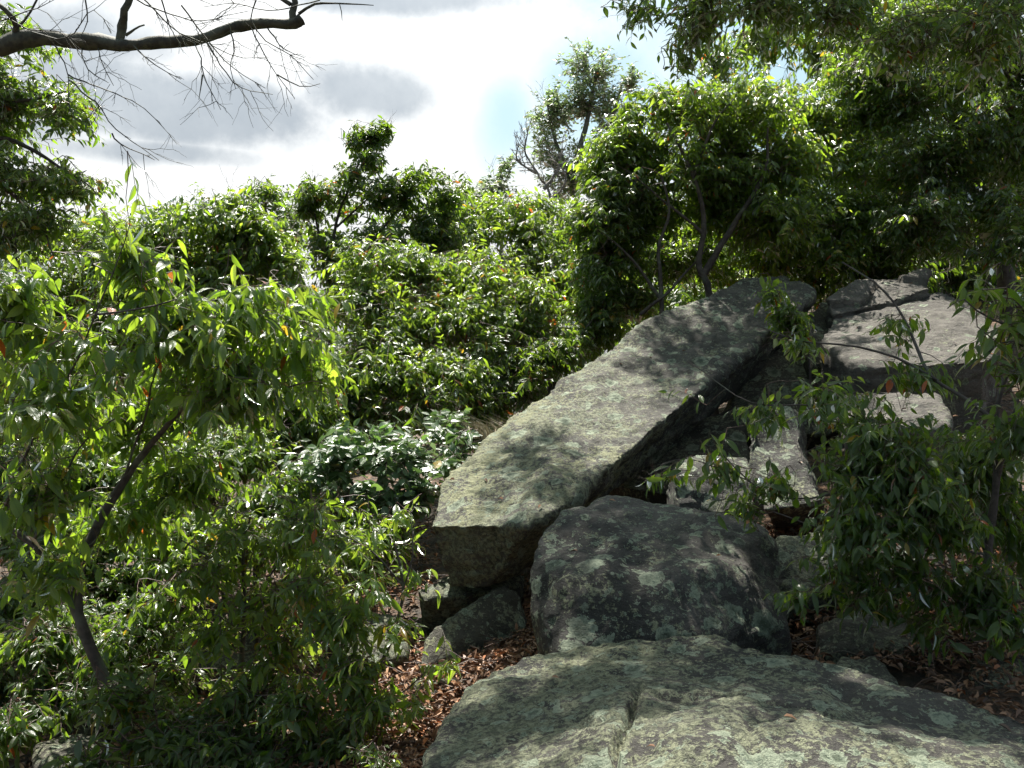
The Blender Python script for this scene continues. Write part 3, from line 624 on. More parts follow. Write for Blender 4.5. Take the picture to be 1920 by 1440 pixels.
plant('cherry_bush', 'sunny rounded bush top just right of the tall sapling', 'bush',
      [([gp(860, 12), (860, 650, 12), (855, 480, 12), (850, 390, 12)], .05, .01)],
      [(850, 390, 12.4, 60, 45, .7), (880, 450, 12, 100, 75, .8), (800, 520, 12, 100, 80, .8), (930, 540, 12, 100, 90, .8), (860, 350, 12.5, 30, 28, .4), (930, 400, 12.4, 70, 45, .6), (890, 400, 12.6, 60, 40, .6)], 520, 'cherry', 'mid', .11, .4, 12, group=MID)
plant('cherry_bush', 'bright yellow green bush below the leafless tree', 'bush',
      [([gp(1030, 12), (1030, 650, 12), (1020, 500, 12), (1000, 420, 12)], .05, .01)],
      [(960, 400, 12, 80, 45, .6), (1010, 395, 12.2, 60, 40, .5), (985, 430, 11.8, 70, 50, .7), (1060, 420, 12.2, 70, 62, .7), (1010, 510, 11.6, 110, 80, .8), (1110, 520, 11.8, 80, 80, .7), (960, 590, 11.2, 90, 80, .7), (1080, 610, 11.2, 100, 70, .7)], 560, 'cherry', 'mid', .11, .42, 13, group=MID)
plant('cherry_bush', 'mid green bush in front of the tall sapling, left of the slab', 'bush',
      [([gp(720, 9), (720, 800, 9), (715, 640, 9)], .05, .01), ([(720, 760, 9), (800, 660, 9), (840, 600, 9)], .02, .006)],
      [(680, 490, 9.6, 80, 60, .7), (780, 500, 9.8, 100, 60, .7), (890, 500, 10, 90, 60, .7), (980, 560, 10, 70, 60, .6), (940, 620, 9.6, 80, 60, .6), (690, 560, 9, 80, 60, .6), (760, 590, 9.2, 100, 60, .7), (860, 600, 9.4, 90, 70, .7), (700, 680, 8.6, 100, 80, .7), (820, 710, 8.6, 110, 80, .7), (650, 760, 8.2, 90, 70, .6)], 1080, 'cherry', 'mid', .10, .38, 13, group=MID, carve=.4)
plant('cherry_bush', 'shaded bush pressed against the upper left edge of the slab', 'bush',
      [([gp(1010, 9.3), (1010, 800, 9.3), (1000, 660, 9.3)], .04, .01), ([(1010, 780, 9.3), (1080, 640, 9.5), (1150, 560, 9.8)], .025, .006)],
      [(950, 660, 9.3, 80, 70, .6), (1030, 640, 9.6, 80, 60, .6), (1110, 590, 10, 80, 60, .6), (910, 750, 8.8, 70, 50, .5), (980, 710, 9, 55, 40, .4), (1180, 560, 10.2, 60, 45, .5)], 420, 'deep', 'mid', .10, .36, 13, group=MID)
plant('pale_bush', 'bluish green broad leaved bush left of the lower end of the slab', 'bush',
      [([gp(700, 6.6), (700, 960, 6.6), (720, 860, 6.5)], .02, .006), ([(700, 960, 6.6), (640, 880, 6.5), (600, 830, 6.5)], .015, .005), ([(700, 960, 6.6), (780, 890, 6.5), (830, 850, 6.5)], .015, .005)],
      [(620, 840, 6.4, 80, 45, .4), (720, 840, 6.5, 90, 50, .4), (810, 850, 6.5, 70, 50, .4), (860, 820, 6.8, 40, 35, .3), (770, 920, 6.2, 60, 50, .4), (660, 920, 6.2, 90, 45, .4), (850, 790, 7.2, 70, 30, .4)],
      190, 'pale', 'broad', .085, .26, 10, droop=.35, up=.5, twig_r=.002)
RB = 'leafy trees massed above the rocks'
plant('right_tree', 'forked tree with leaning dark trunks right behind the top of the slab', 'tree',
      [([gp(1340, 9.7), (1330, 560, 9.7), (1310, 500, 9.7), (1320, 420, 9.7), (1300, 330, 9.7), (1250, 230, 9.7)], .055, .012), ([(1315, 520, 9.7), (1370, 430, 9.7), (1430, 330, 9.7), (1440, 240, 9.7)], .04, .01), ([(1320, 440, 9.7), (1250, 380, 9.7), (1190, 330, 9.7)], .02, .006), ([(1300, 330, 9.7), (1340, 230, 9.7), (1380, 180, 9.7)], .02, .006)],
      [(1260, 190, 10.3, 90, 55, .7), (1180, 200, 10.3, 50, 50, .5), (1170, 280, 10.3, 80, 65, .7), (1300, 290, 10.2, 110, 90, .8), (1400, 200, 10.3, 110, 70, .8), (1430, 300, 10.2, 110, 90, .8), (1330, 390, 10.6, 120, 60, .7), (1220, 390, 10.6, 100, 70, .7), (1120, 330, 10.4, 55, 50, .5), (1450, 400, 10, 90, 70, .7)],
      1050, 'cherry', 'mid', .11, .40, 13, group=RB, up=.3)
plant('right_tree', 'tree with thin paired dark stems left of the forked trunks behind the slab', 'tree',
      [([gp(1240, 9.6), (1240, 560, 9.6), (1235, 470, 9.6), (1255, 400, 9.6), (1240, 330, 9.6)], .04, .01), ([(1238, 560, 9.6), (1180, 480, 9.6), (1120, 430, 9.6)], .02, .006), ([(1200, 590, 9.6), (1260, 540, 9.6), (1330, 460, 10)], .02, .006)],
      [(1120, 410, 10, 70, 50, .6), (1180, 470, 10.3, 100, 55, .5), (1260, 480, 10.6, 100, 50, .5), (1120, 500, 10, 60, 50, .5), (1160, 350, 10.1, 70, 60, .6)],
      330, 'deep', 'mid', .105, .36, 13, group=RB)
plant('right_tree', 'tree with straight dark trunk behind the rocks, bright leaves drooping over the slab top', 'tree',
      [([gp(1410, 11.1), (1412, 560, 11.1), (1400, 480, 11.1), (1390, 400, 11.1), (1400, 300, 11.1)], .045, .01), ([(1405, 500, 11.1), (1470, 420, 10.9), (1540, 360, 10.8), (1600, 300, 10.8)], .025, .006), ([(1400, 480, 11.1), (1460, 500, 10.5), (1520, 500, 10.2)], .015, .005)],
      [(1520, 200, 11.1, 90, 70, .7), (1560, 300, 10.8, 100, 80, .7), (1500, 400, 10.7, 100, 70, .7), (1600, 400, 10.5, 80, 60, .6), (1450, 480, 10.6, 90, 50, .6), (1570, 470, 10.3, 70, 40, .5), (1370, 500, 11.1, 70, 30, .5), (1620, 220, 11.0, 60, 70, .6)],
      560, 'cherry', 'mid', .11, .40, 13, group=RB)
plant('rear_tree', 'tall dense tree at the right rear with a straight dark trunk by the picture edge', 'tree',
      [([gp(1890, 11), (1885, 450, 11), (1890, 300, 11), (1900, 100, 11), (1905, -60, 11)], .11, .04), ([(1888, 330, 11), (1830, 270, 10.7), (1770, 220, 10.5)], .03, .008), ([(1895, 150, 11), (1800, 60, 10.8), (1720, 0, 10.6)], .035, .01), ([(1890, 380, 11), (1950, 300, 10.8), (2020, 250, 10.8)], .03, .01)],
      [(1740, 300, 10.4, 110, 90, .8), (1850, 240, 10.4, 110, 90, .8), (1720, 180, 10.6, 100, 80, .8), (1840, 110, 10.6, 110, 80, .8), (1700, 60, 10.8, 110, 80, .8), (1860, 380, 10.2, 90, 70, .7), (1720, 400, 10, 90, 60, .6), (1950, 200, 10.6, 90, 200, .8), (1800, 440, 10, 90, 40, .6), (1680, 470, 10.4, 80, 40, .6), (1900, 440, 9.6, 80, 60, .5), (1850, -60, 10.8, 160, 90, .9), (1620, 120, 10.9, 90, 90, .8)],
      1250, 'deep', 'mid', .105, .40, 13, group=RB)
plant('rear_tree', 'darker tree filling the top right background between the two nearer crowns', 'tree',
      [([gp(1640, 14), (1640, 400, 14), (1650, 250, 14), (1630, 50, 14)], .11, .03)],
      [(1600, 60, 14, 110, 110, 1), (1500, 60, 14, 110, 90, 1), (1680, 130, 14, 110, 130, 1), (1600, 300, 14, 150, 130, 1), (1420, 60, 14, 80, 60, .8), (1800, 100, 14, 130, 180, 1), (1740, 330, 14, 150, 100, 1), (1900, 300, 14, 120, 150, 1), (1330, 20, 13.6, 60, 50, .8), (1750, -20, 13.6, 200, 60, 1), (1340, 110, 13.6, 60, 50, .8)],
      1000, 'deep', 'mid', .13, .5, 13, group=RB)
plant('rear_thicket', 'dark thicket filling the hollow behind the pale sloping rock', 'bush',
      [([gp(1800, 13), (1800, 460, 13), (1790, 380, 13)], .06, .02)],
      [(1560, 430, 12.2, 120, 70, .8), (1680, 510, 11.4, 140, 55, .7), (1560, 520, 10.6, 90, 45, .5), (1640, 500, 10.6, 80, 40, .5), (1700, 440, 12.8, 130, 60, .8), (1850, 450, 12.8, 130, 70, .8), (1560, 480, 12.5, 100, 50, .8), (1960, 420, 12.8, 100, 90, .8), (1780, 500, 12, 160, 35, .7)],
      820, 'deep', 'mid', .12, .45, 12, group=MID)
for px, d, tops, lab in ((150, 15, 470, 'hazy green tree deep behind the bushes at far left'), (620, 16, 500, 'background tree seen between the bright bush and the sapling'), (900, 16, 480, 'background bush filling the gap below the small ridge tree'),
                         (1240, 15, 330, 'background tree behind the forked trunks'), (1400, 16, 250, 'background tree behind the bright right hand crown'), (1290, 13, 480, 'background bush low behind the upper end of the slab'), (400, 15.5, 520, 'background tree behind the bright cherry bush'), (1120, 17, 440, 'background bush at the foot of the tall ridge tree')):
    h = (project(np.array([G(px, d)]))[1][0] - tops); cy = tops + h * .35
    plant('background_tree', lab, 'tree', [([gp(px, d), (px, cy + 60, d), (px + 8, tops + 40, d)], .09, .02)],
          [(px, tops + 70, d, 90, 60, 1), (px - 70, cy + 20, d, 120, 100, 1.2), (px + 70, cy + 30, d, 120, 100, 1.2), (px, cy + 170, d, 170, 90, 1.2)], 300, 'deep', 'far' if d > 15.2 else 'mid', .15, .55, 13, group='trees filling the slope behind the bushes')

# --- lower left
plant('slope_bush', 'dense shaded bush low on the slope between the near cherry and the broad leaved one', 'bush',
      [([gp(480, 8), (480, 900, 8), (480, 780, 8)], .03, .008)],
      [(60, 880, 8, 130, 60, .6), (180, 960, 7.6, 130, 50, .5), (30, 1000, 7.4, 100, 50, .5), (560, 960, 6.8, 90, 40, .4), (470, 700, 8, 130, 80, .6), (560, 800, 7.6, 100, 60, .5), (360, 790, 8, 130, 80, .6), (640, 700, 8.4, 90, 60, .5), (880, 700, 8.9, 60, 60, .4), (760, 760, 8, 90, 40, .4), (560, 900, 7, 100, 50, .4)], 560, 'deep', 'mid', .10, .34, 12)
LB_ = 'bushes filling the lower left slope'
plant('low_bush', 'low leafy bush under the near cherry, at left centre', 'bush',
      [([gp(420, 6.6), (420, 1000, 6.6), (430, 860, 6.6)], .02, .006)],
      [(700, 1000, 5.9, 70, 45, .3), (620, 960, 6.0, 70, 45, .3), (430, 850, 6.8, 110, 70, .5), (330, 900, 6.6, 120, 80, .5), (500, 930, 6.2, 100, 60, .4), (560, 760, 7.4, 90, 70, .5), (200, 900, 6.8, 140, 90, .6), (560, 1010, 6, 80, 50, .4), (380, 1020, 6, 130, 70, .5), (560, 690, 7.8, 100, 60, .6)], 1250, 'cherry', 'mid', .09, .3, 12, group=LB_)
plant('low_bush', 'shady bush behind the forked trunk near the left edge', 'bush',
      [([gp(60, 6.4), (60, 1100, 6.4), (70, 950, 6.4)], .02, .006)],
      [(60, 900, 6.6, 120, 90, .5), (120, 1030, 6.2, 130, 80, .5), (20, 1120, 5.8, 100, 90, .5), (200, 1120, 6, 100, 70, .4), (-30, 1250, 5.6, 90, 90, .5)], 640, 'deep', 'mid', .085, .3, 12, group=LB_)
plant('thin_sapling', 'upright sapling with a dark straight stem left of the thin leaning one', 'sapling',
      [([gp(448, 4.9), (450, 1270, 4.85), (458, 1140, 4.8), (455, 1040, 4.8), (470, 960, 4.8)], .018, .006), ([(455, 1150, 4.8), (520, 1060, 4.7), (560, 1000, 4.7)], .007, .003), ([(455, 1120, 4.8), (400, 1050, 4.8), (340, 1010, 4.8)], .007, .003)],
      [(460, 980, 4.8, 90, 45, .3), (380, 1060, 4.7, 80, 45, .3), (560, 1000, 4.7, 80, 40, .3), (520, 1110, 4.6, 80, 45, .3), (400, 1170, 4.7, 80, 45, .3), (530, 1200, 4.6, 70, 40, .3), (600, 1090, 4.6, 60, 40, .3)], 150, 'cherry', 'near', .085, .28, 10, group='saplings at lower left')
plant('thin_sapling', 'thin sapling whose bowed dark stem leans toward the lower end of the slab', 'sapling',
      [([gp(620, 4.3), (650, 1335, 4.3), (706, 1262, 4.3), (738, 1185, 4.3), (757, 1100, 4.3), (740, 1020, 4.3)], .014, .005), ([(720, 1240, 4.3), (640, 1270, 4.3), (560, 1300, 4.3), (440, 1300, 4.4)], .006, .003), ([(757, 1100, 4.3), (690, 1030, 4.3), (640, 1000, 4.3)], .006, .003), ([(757, 1100, 4.3), (775, 1040, 4.3), (770, 960, 4.35)], .005, .002), ([(700, 1330, 4.3), (760, 1290, 4.2), (815, 1240, 4.2), (835, 1215, 4.2)], .004, .002)],
      [(650, 1010, 4.3, 70, 28, .25), (570, 960, 4.4, 60, 30, .25), (700, 950, 4.3, 50, 25, .2), (770, 1060, 4.3, 30, 30, .15), (700, 1070, 4.2, 60, 30, .2), (750, 960, 4.35, 35, 40, .15), (640, 1150, 4.2, 70, 40, .25), (580, 1080, 4.3, 70, 40, .25), (750, 1160, 4.2, 28, 30, .15), (660, 1250, 4.1, 80, 40, .25), (830, 1225, 4.2, 30, 14, .1), (700, 1310, 4.1, 70, 35, .2), (570, 1310, 4.1, 80, 45, .25), (780, 1290, 4.15, 32, 16, .12)],
      210, 'cherry', 'near', .078, .24, 10, group='saplings at lower left', up=.35, twig_r=.0016)
plant('low_bush', 'broad leaved seedlings at the bottom edge left of the leaf litter', 'bush',
      [([gp(500, 4.4), (500, 1400, 4.4), (505, 1350, 4.4)], .008, .004)],
      [(430, 1380, 4.2, 110, 50, .3), (560, 1390, 4.1, 90, 45, .3), (300, 1380, 4.2, 100, 60, .3), (640, 1370, 4.1, 50, 40, .2), (180, 1420, 4, 80, 30, .3), (470, 1290, 4.5, 100, 45, .3), (350, 1270, 4.7, 100, 50, .3), (230, 1300, 4.3, 60, 60, .2)], 280, 'deep', 'near', .085, .24, 9, group=LB_, droop=.5)
plant('low_bush', 'shaded leafy bush under the forked trunk at lower left', 'bush',
      [([gp(170, 5.2), (175, 1250, 5.2), (180, 1180, 5.2)], .012, .004)],
      [(90, 1180, 5.2, 110, 60, .4), (260, 1180, 5.2, 100, 60, .4), (330, 1110, 5.2, 80, 50, .3), (100, 1290, 4.9, 90, 50, .3), (20, 1350, 4.6, 60, 50, .3)], 330, 'deep', 'near', .085, .26, 10, group=LB_)
plant('thin_sapling', 'tiny seedling sprouting at the very bottom in front of the litter', 'sapling',
      [([gp(705, 3.75), (705, 1425, 3.75), (708, 1405, 3.75)], .004, .002)], [(715, 1420, 3.7, 45, 22, .12), (680, 1405, 3.75, 30, 16, .1)], 14, 'cherry', 'near', .05, .14, 9, group='saplings at lower left', droop=.4)
plant('near_cherry', 'large near cherry sapling with long hanging leaves and a forked reddish trunk at left', 'tree',
      [([gp(250, 4.7), (215, 1320, 4.65), (175, 1225, 4.6), (148, 1150, 4.6), (150, 1070, 4.6), (185, 980, 4.6), (232, 900, 4.6), (272, 850, 4.5), (335, 775, 4.4), (400, 735, 4.3)], .038, .009),
       ([(148, 1160, 4.6), (115, 1090, 4.55), (60, 1020, 4.5), (0, 975, 4.5), (-80, 900, 4.5)], .022, .010),
       ([(335, 775, 4.4), (410, 770, 4.4), (480, 745, 4.4), (560, 720, 4.4)], .007, .003), ([(232, 900, 4.6), (270, 790, 4.4), (290, 700, 4.3), (330, 620, 4.2)], .007, .003),
       ([(0, 975, 4.5), (70, 800, 4.2), (130, 700, 4.1), (180, 590, 4.0), (225, 480, 4.0), (245, 420, 4.0)], .010, .0018), ([(180, 590, 4.0), (260, 580, 4.0), (330, 560, 4.0)], .005, .003), ([(60, 1020, 4.5), (150, 840, 4.2), (220, 780, 4.2)], .007, .003)],
      [(150, 640, 4.2, 160, 80, .4), (330, 600, 4.2, 150, 80, .4), (470, 560, 4.4, 110, 60, .35), (540, 640, 4.5, 80, 60, .3), (240, 480, 4.2, 110, 60, .3), (265, 385, 4.0, 34, 34, .12, 4500), (100, 760, 4.1, 120, 70, .4), (260, 760, 4.75, 130, 70, .3), (440, 710, 4.3, 130, 60, .35), (60, 900, 4.2, 90, 70, .35), (600, 700, 4.6, 50, 40, .25), (220, 960, 4.9, 120, 70, .3), (340, 880, 4.85, 110, 60, .3), (480, 640, 4.9, 140, 80, .35), (560, 560, 4.9, 70, 50, .3), (60, 680, 4.7, 120, 120, .35), (330, 680, 4.8, 150, 80, .35), (20, 560, 4.2, 80, 90, .3), (110, 1050, 4.4, 90, 50, .3)],
      500, 'cherry', 'near', .112, .34, 10, up=.1, droop=.95, twig_r=.002)

# bushes that carry the thicket on past the left edge of the picture
for px, d, z1, lab in ((-420, 9, 640, 'bush beyond the left edge of the picture on the open slope'), (-700, 11, 560, 'second bush beyond the left edge, farther up the slope'), (-380, 6, 900, 'low bush just outside the left edge near the big cherry'), (-160, 8.5, 640, 'bush at the left edge behind the big cherry')):
    plant('outer_bush', lab, 'bush', [([gp(px, d), (px, z1 + 150, d), (px + 20, z1 + 40, d)], .04, .01)],
          [(px, z1, d, 150, 110, .9), (px - 90, z1 + 130, d, 170, 130, .9), (px + 90, z1 + 130, d, 150, 120, .8), (px, z1 + 260, d, 190, 110, .8)], 330, 'cherry', 'mid', .115, .42, 12)
# --- right foreground
plant('shade_cherry', 'dark leaved cherry shrub in shade with forked stems at the right foreground', 'bush',
      [([gp(1845, 4.5), (1850, 1180, 4.5), (1850, 1020, 4.5), (1868, 900, 4.5), (1870, 760, 4.5), (1900, 690, 4.5), (1950, 640, 4.4)], .028, .008),
       ([(1850, 1030, 4.5), (1790, 950, 4.5), (1730, 880, 4.5), (1690, 800, 4.5)], .016, .005), ([(1870, 900, 4.5), (1900, 780, 4.4), (1930, 700, 4.4)], .012, .005),
       ([(1760, 720, 4.7), (1730, 680, 4.8), (1690, 590, 5), (1640, 530, 5.1), (1580, 490, 5.2)], .010, .004), ([(1760, 715, 4.7), (1680, 670, 4.8), (1580, 645, 4.9), (1500, 640, 5), (1420, 610, 5.1)], .008, .003),
       ([(1868, 790, 4.5), (1810, 750, 4.6), (1755, 715, 4.7)], .012, .009),
       ([(1790, 950, 4.5), (1700, 910, 4.5), (1600, 920, 4.4), (1520, 935, 4.4), (1440, 925, 4.4), (1380, 880, 4.4), (1350, 850, 4.4)], .008, .0025), ([(1440, 925, 4.4), (1400, 900, 4.4), (1350, 880, 4.4), (1290, 860, 4.4), (1240, 870, 4.4)], .003, .002),
       ([(1730, 880, 4.5), (1640, 800, 4.5), (1540, 760, 4.5), (1440, 760, 4.6), (1380, 740, 4.7), (1290, 680, 4.8)], .006, .002), ([(1850, 1040, 4.5), (1760, 1030, 4.4), (1650, 1010, 4.3), (1560, 1000, 4.3), (1450, 960, 4.3)], .007, .003)],
      [(1250, 880, 4.4, 50, 14, .1, 500), (1360, 870, 4.4, 34, 24, .1, 900), (1400, 940, 4.4, 60, 24, .15, 1400), (1450, 900, 4.4, 60, 26, .15, 1500), (1440, 760, 4.6, 60, 30, .2, 1500), (1300, 720, 4.8, 50, 12, .1, 350), (1540, 740, 4.5, 90, 45, .3, 3800), (1640, 800, 4.4, 100, 70, .4, 6800), (1590, 880, 4.4, 90, 50, .3, 4000), (1700, 880, 4.3, 100, 70, .4, 6800), (1620, 970, 4.2, 120, 45, .3, 4500), (1750, 960, 4.3, 110, 60, .4, 6500),
       (1560, 1060, 4.2, 80, 45, .25, 3600), (1700, 1060, 4.2, 120, 50, .3, 6500), (1820, 860, 4.8, 110, 90, .3, 8500), (1890, 980, 4.85, 80, 90, .3, 7000), (1830, 1100, 4.2, 100, 60, .35, 6000), (1640, 1120, 4.1, 110, 35, .25, 3500), (1500, 1110, 4.1, 40, 30, .15, 900), (1700, 700, 4.8, 90, 40, .3, 2600), (1680, 600, 5, 50, 30, .2, 500), (1500, 640, 5, 60, 16, .2, 500), (1900, 800, 4.2, 70, 80, .4, 4500), (1880, 1150, 4.1, 80, 40, .3, 3000), (1760, 1150, 4.1, 90, 30, .25, 2500)],
      640, 'deep', 'near', .085, .26, 10, up=.1, droop=.95, twig_r=.0017, lsd=.2)
plant('edge_shrub', 'bright leaved branch tips reaching in from the right edge above the dark shrub', 'bush',
      [([gp(2080, 4.2), (2050, 900, 4.2), (2010, 720, 4.2), (1950, 620, 4.1), (1900, 560, 4.0)], .02, .004), ([(1950, 620, 4.1), (1860, 600, 4.0), (1810, 560, 4.0)], .006, .003), ([(2000, 720, 4.2), (1900, 640, 4.0), (1850, 660, 4.0)], .006, .003)],
      [(1850, 545, 4.0, 60, 40, .2), (1900, 590, 4.0, 60, 60, .25), (1860, 640, 4.0, 50, 40, .2), (1930, 680, 4.0, 60, 60, .25), (1980, 560, 4.1, 80, 90, .3), (1835, 510, 4.0, 20, 20, .1)], 75, 'deep', 'near', .095, .24, 9, up=.2, droop=.8)
plant('hanging_sprig', 'small leafy sprout in front of the top end of the slab', 'sapling',
      [([gp(1520, 8.0), (1515, 640, 8.0), (1480, 590, 8.0), (1450, 545, 8.0)], .012, .004)],
      [(1440, 545, 8, 35, 24, .2), (1475, 590, 8, 36, 30, .2), (1500, 620, 8, 22, 20, .15)], 34, 'cherry', 'mid', .11, .26, 9, droop=.8)

# --- the canopy over the rocks: a tree out of frame on the right whose boughs hang into the top of the picture
TR = [(4.6, 6.6, gz(4.6, 6.6) - .1), (4.7, 6.7, 2.5), (4.3, 6.6, 4.2), (3.6, 6.4, 5.4), (3.0, 6.2, 6.2)]
plant('overhanging_tree', 'tree leaning in from the right whose shaded boughs hang across the top edge', 'tree',
      [([np.array(a, float) for a in TR], .16, .04, 1), ([np.array(a, float) for a in ((4.4, 6.6, 3.9), (3.4, 6.3, 3.9), (2.4, 6.1, 3.95), (1.5, 6.0, 3.95), (.9, 6, 3.85))], .05, .008, 1), ([np.array(a, float) for a in ((4.0, 6.5, 4.8), (2.6, 6.6, 4.9), (1.4, 6.8, 5.0), (.5, 7.0, 4.9))], .05, .008, 1),
       ([np.array(a, float) for a in ((4.3, 6.6, 4.2), (3.2, 5.6, 4.6), (2.2, 4.8, 4.8), (1.2, 4.4, 4.8), (.4, 4.3, 4.7))], .05, .008, 1), ([np.array(a, float) for a in ((4.5, 6.6, 3.4), (3.8, 6.0, 3.6), (3.0, 5.6, 3.7), (2.4, 5.4, 3.65))], .03, .006, 1)],
      [(1310, 20, 6, 75, 60, .4, 5200), (1200, 10, 6, 40, 30, .3, 1500), (1420, 0, 6, 120, 50, .5, 6500), (1560, 20, 6, 130, 50, .5, 6500), (1700, 60, 5.8, 120, 60, .5, 7000), (1850, 60, 5.6, 110, 80, .5, 8000), (1290, 90, 6, 40, 36, .3, 1300)],
      330, 'deep', 'near', .085, .32, 9, up=.15, droop=.7, lsd=.2)

TR2 = [(5.4, 4.6, gz(5.4, 4.6) - .1), (5.3, 4.7, 2.5), (4.8, 4.9, 4.2), (4.0, 5.0, 5.6), (3.0, 5.2, 6.6)]
plant('canopy_tree', 'tall tree out of frame on the right whose high crown dapples the rocks with shade', 'tree',
      [([np.array(a, float) for a in TR2], .18, .05, 1), ([np.array(a, float) for a in ((4.8, 4.9, 4.2), (3.4, 5.4, 5.4), (2.0, 6.2, 5.9), (.6, 6.9, 6.1), (-.3, 7.4, 6.1))], .06, .01, 1), ([np.array(a, float) for a in ((4.8, 4.9, 4.2), (3.6, 6.2, 5.6), (2.6, 8.0, 6.3), (1.6, 10, 6.6))], .06, .01, 1)],
      [(-.1, 7.9, 6.1, .95, .8, .4, 5), (.1, 6.5, 5.9, 1.1, .8, .4, 7), (-.8, 6.2, 5.8, .6, .6, .3, 1.8), (1.3, 6.2, 5.8, .9, .8, .4, 4.5), (1.3, 7.6, 6.0, .9, 1.0, .5, 8), (-.6, 9.1, 6.4, .5, .6, .3, 1.1), (1.0, 10.7, 6.9, .9, 1.0, .4, 4.5), (1.5, 11.0, 7, .8, .7, .4, 2.2), (2.2, 6.8, 5.8, 1.1, 1.2, .6, 11), (1.2, 5.8, 5.6, .8, .6, .4, 2.4), (3.5, 7, 5.8, 1.2, 1.6, .7, 6), (2.2, 8.8, 6.4, .8, .7, .4, 2)],
      1650, 'deep', 'mid', .105, .28, 11, up=.15, droop=.6, world=True, carve=.30, cf=3.6)

# --- bare limb at the top left
limb = dead_tree('bare_limb', 'thick dark mossy bare limb with fine drooping dead twigs across the top left sky', 'tree',
    [([(-520, 1250, 5.0), (-480, 900, 5.0), (-430, 500, 5.0), (-330, 240, 4.95), (-160, 125, 4.9), (0, 88, 4.8), (60, 72, 4.8), (150, 78, 4.8), (220, 82, 4.75), (320, 76, 4.7), (390, 70, 4.7), (450, 48, 4.7), (510, 46, 4.7), (552, 44, 4.7), (566, 36, 4.7)], .080, .023),
     ([(225, 78, 4.75), (228, 50, 4.75), (236, 20, 4.7), (247, -10, 4.7), (255, -60, 4.7)], .022, .014), ([(236, 66, 4.72), (252, 54, 4.7), (270, 46, 4.7)], .007, .004),
     ([(552, 46, 4.7), (548, 25, 4.7), (553, 5, 4.7), (545, -40, 4.7)], .020, .012), ([(560, 26, 4.7), (590, 8, 4.7), (630, 6, 4.7), (700, 10, 4.7)], .009, .002), ([(545, 8, 4.7), (525, -5, 4.7), (500, -40, 4.7)], .010, .006),
     ([(20, 85, 4.8), (30, 50, 4.75), (10, 20, 4.7), (-40, -10, 4.7)], .016, .010), ([(30, 55, 4.75), (60, 20, 4.7), (80, -20, 4.7)], .007, .004)],
    MOSSY, MOSSY, 0, .5, G(-520, 5.0))
tw = Stems(); lb = np.array(limb.location)
def hang(pts, r):
    q = spline([P(*a) for a in pts], .05, .008); tw.tube(q, np.linspace(r, r * .35, len(q)), 4)
    for _ in range(int(3 + len(q) * .30) if len(q) > 5 else 0):
        j = rng.integers(2, len(q) - 1); T = nrm(q[j + 1] - q[j - 1]); sub(tw, q[j], nrm(T * 1.1 + rng.normal(0, .5, 3)), rng.uniform(.05, .34) ** 1.2, r * .45, 1, -.05)
for pts in ([(100, 80, 4.8), (125, 130, 4.7), (132, 200, 4.6), (160, 230, 4.6), (205, 160, 4.6)], [(128, 140, 4.7), (170, 160, 4.6), (250, 190, 4.5), (308, 242, 4.5)], [(130, 150, 4.7), (180, 190, 4.6), (215, 240, 4.5), (300, 302, 4.5)],
            [(150, 80, 4.8), (165, 130, 4.7), (205, 158, 4.6)], [(360, 72, 4.7), (375, 110, 4.6), (380, 140, 4.6), (412, 205, 4.5)], [(380, 140, 4.6), (370, 186, 4.6)], [(385, 75, 4.7), (410, 120, 4.6), (450, 165, 4.6), (510, 175, 4.6)],
            [(340, 10, 4.5), (400, 90, 4.5), (440, 130, 4.5), (500, 165, 4.5)], [(260, -10, 4.5), (340, 60, 4.5), (430, 100, 4.5), (500, 108, 4.5)], [(470, 45, 4.7), (490, 90, 4.6), (520, 140, 4.6), (552, 185, 4.6)], [(500, 50, 4.7), (530, 90, 4.6), (570, 110, 4.6)],
            [(520, 140, 4.6), (560, 160, 4.6), (600, 155, 4.6)], [(250, 85, 4.7), (290, 120, 4.6), (340, 148, 4.6)], [(250, -5, 4.5), (300, 20, 4.5), (380, 40, 4.5), (470, 20, 4.5)], [(180, 80, 4.8), (190, 110, 4.7), (215, 160, 4.7)],
            [(430, 50, 4.7), (440, 100, 4.6), (430, 130, 4.6), (440, 165, 4.6)], [(480, 0, 4.6), (470, 40, 4.6), (500, 80, 4.6), (540, 100, 4.6), (590, 150, 4.6)], [(600, 0, 4.6), (560, 10, 4.6), (500, 20, 4.6), (440, 8, 4.6), (380, 12, 4.6)], [(160, 0, 4.6), (165, 40, 4.6), (150, 70, 4.6)], [(600, 5, 4.6), (635, 10, 4.6), (640, 40, 4.6)],
            [(60, 60, 4.7), (120, 70, 4.6), (180, 20, 4.5), (210, 60, 4.5)], [(0, 40, 4.6), (50, 20, 4.6), (110, -10, 4.6)], [(-40, 60, 4.6), (0, 30, 4.6), (50, 55, 4.6), (110, 60, 4.6), (160, 110, 4.6)], [(210, 250, 4.5), (225, 270, 4.5), (290, 300, 4.5)], [(300, -10, 4.5), (320, 50, 4.5), (325, 60, 4.5)]):
    hang(pts, .0042)
tw.build('twigs', MOSSY, limb, lb, kind='stuff')

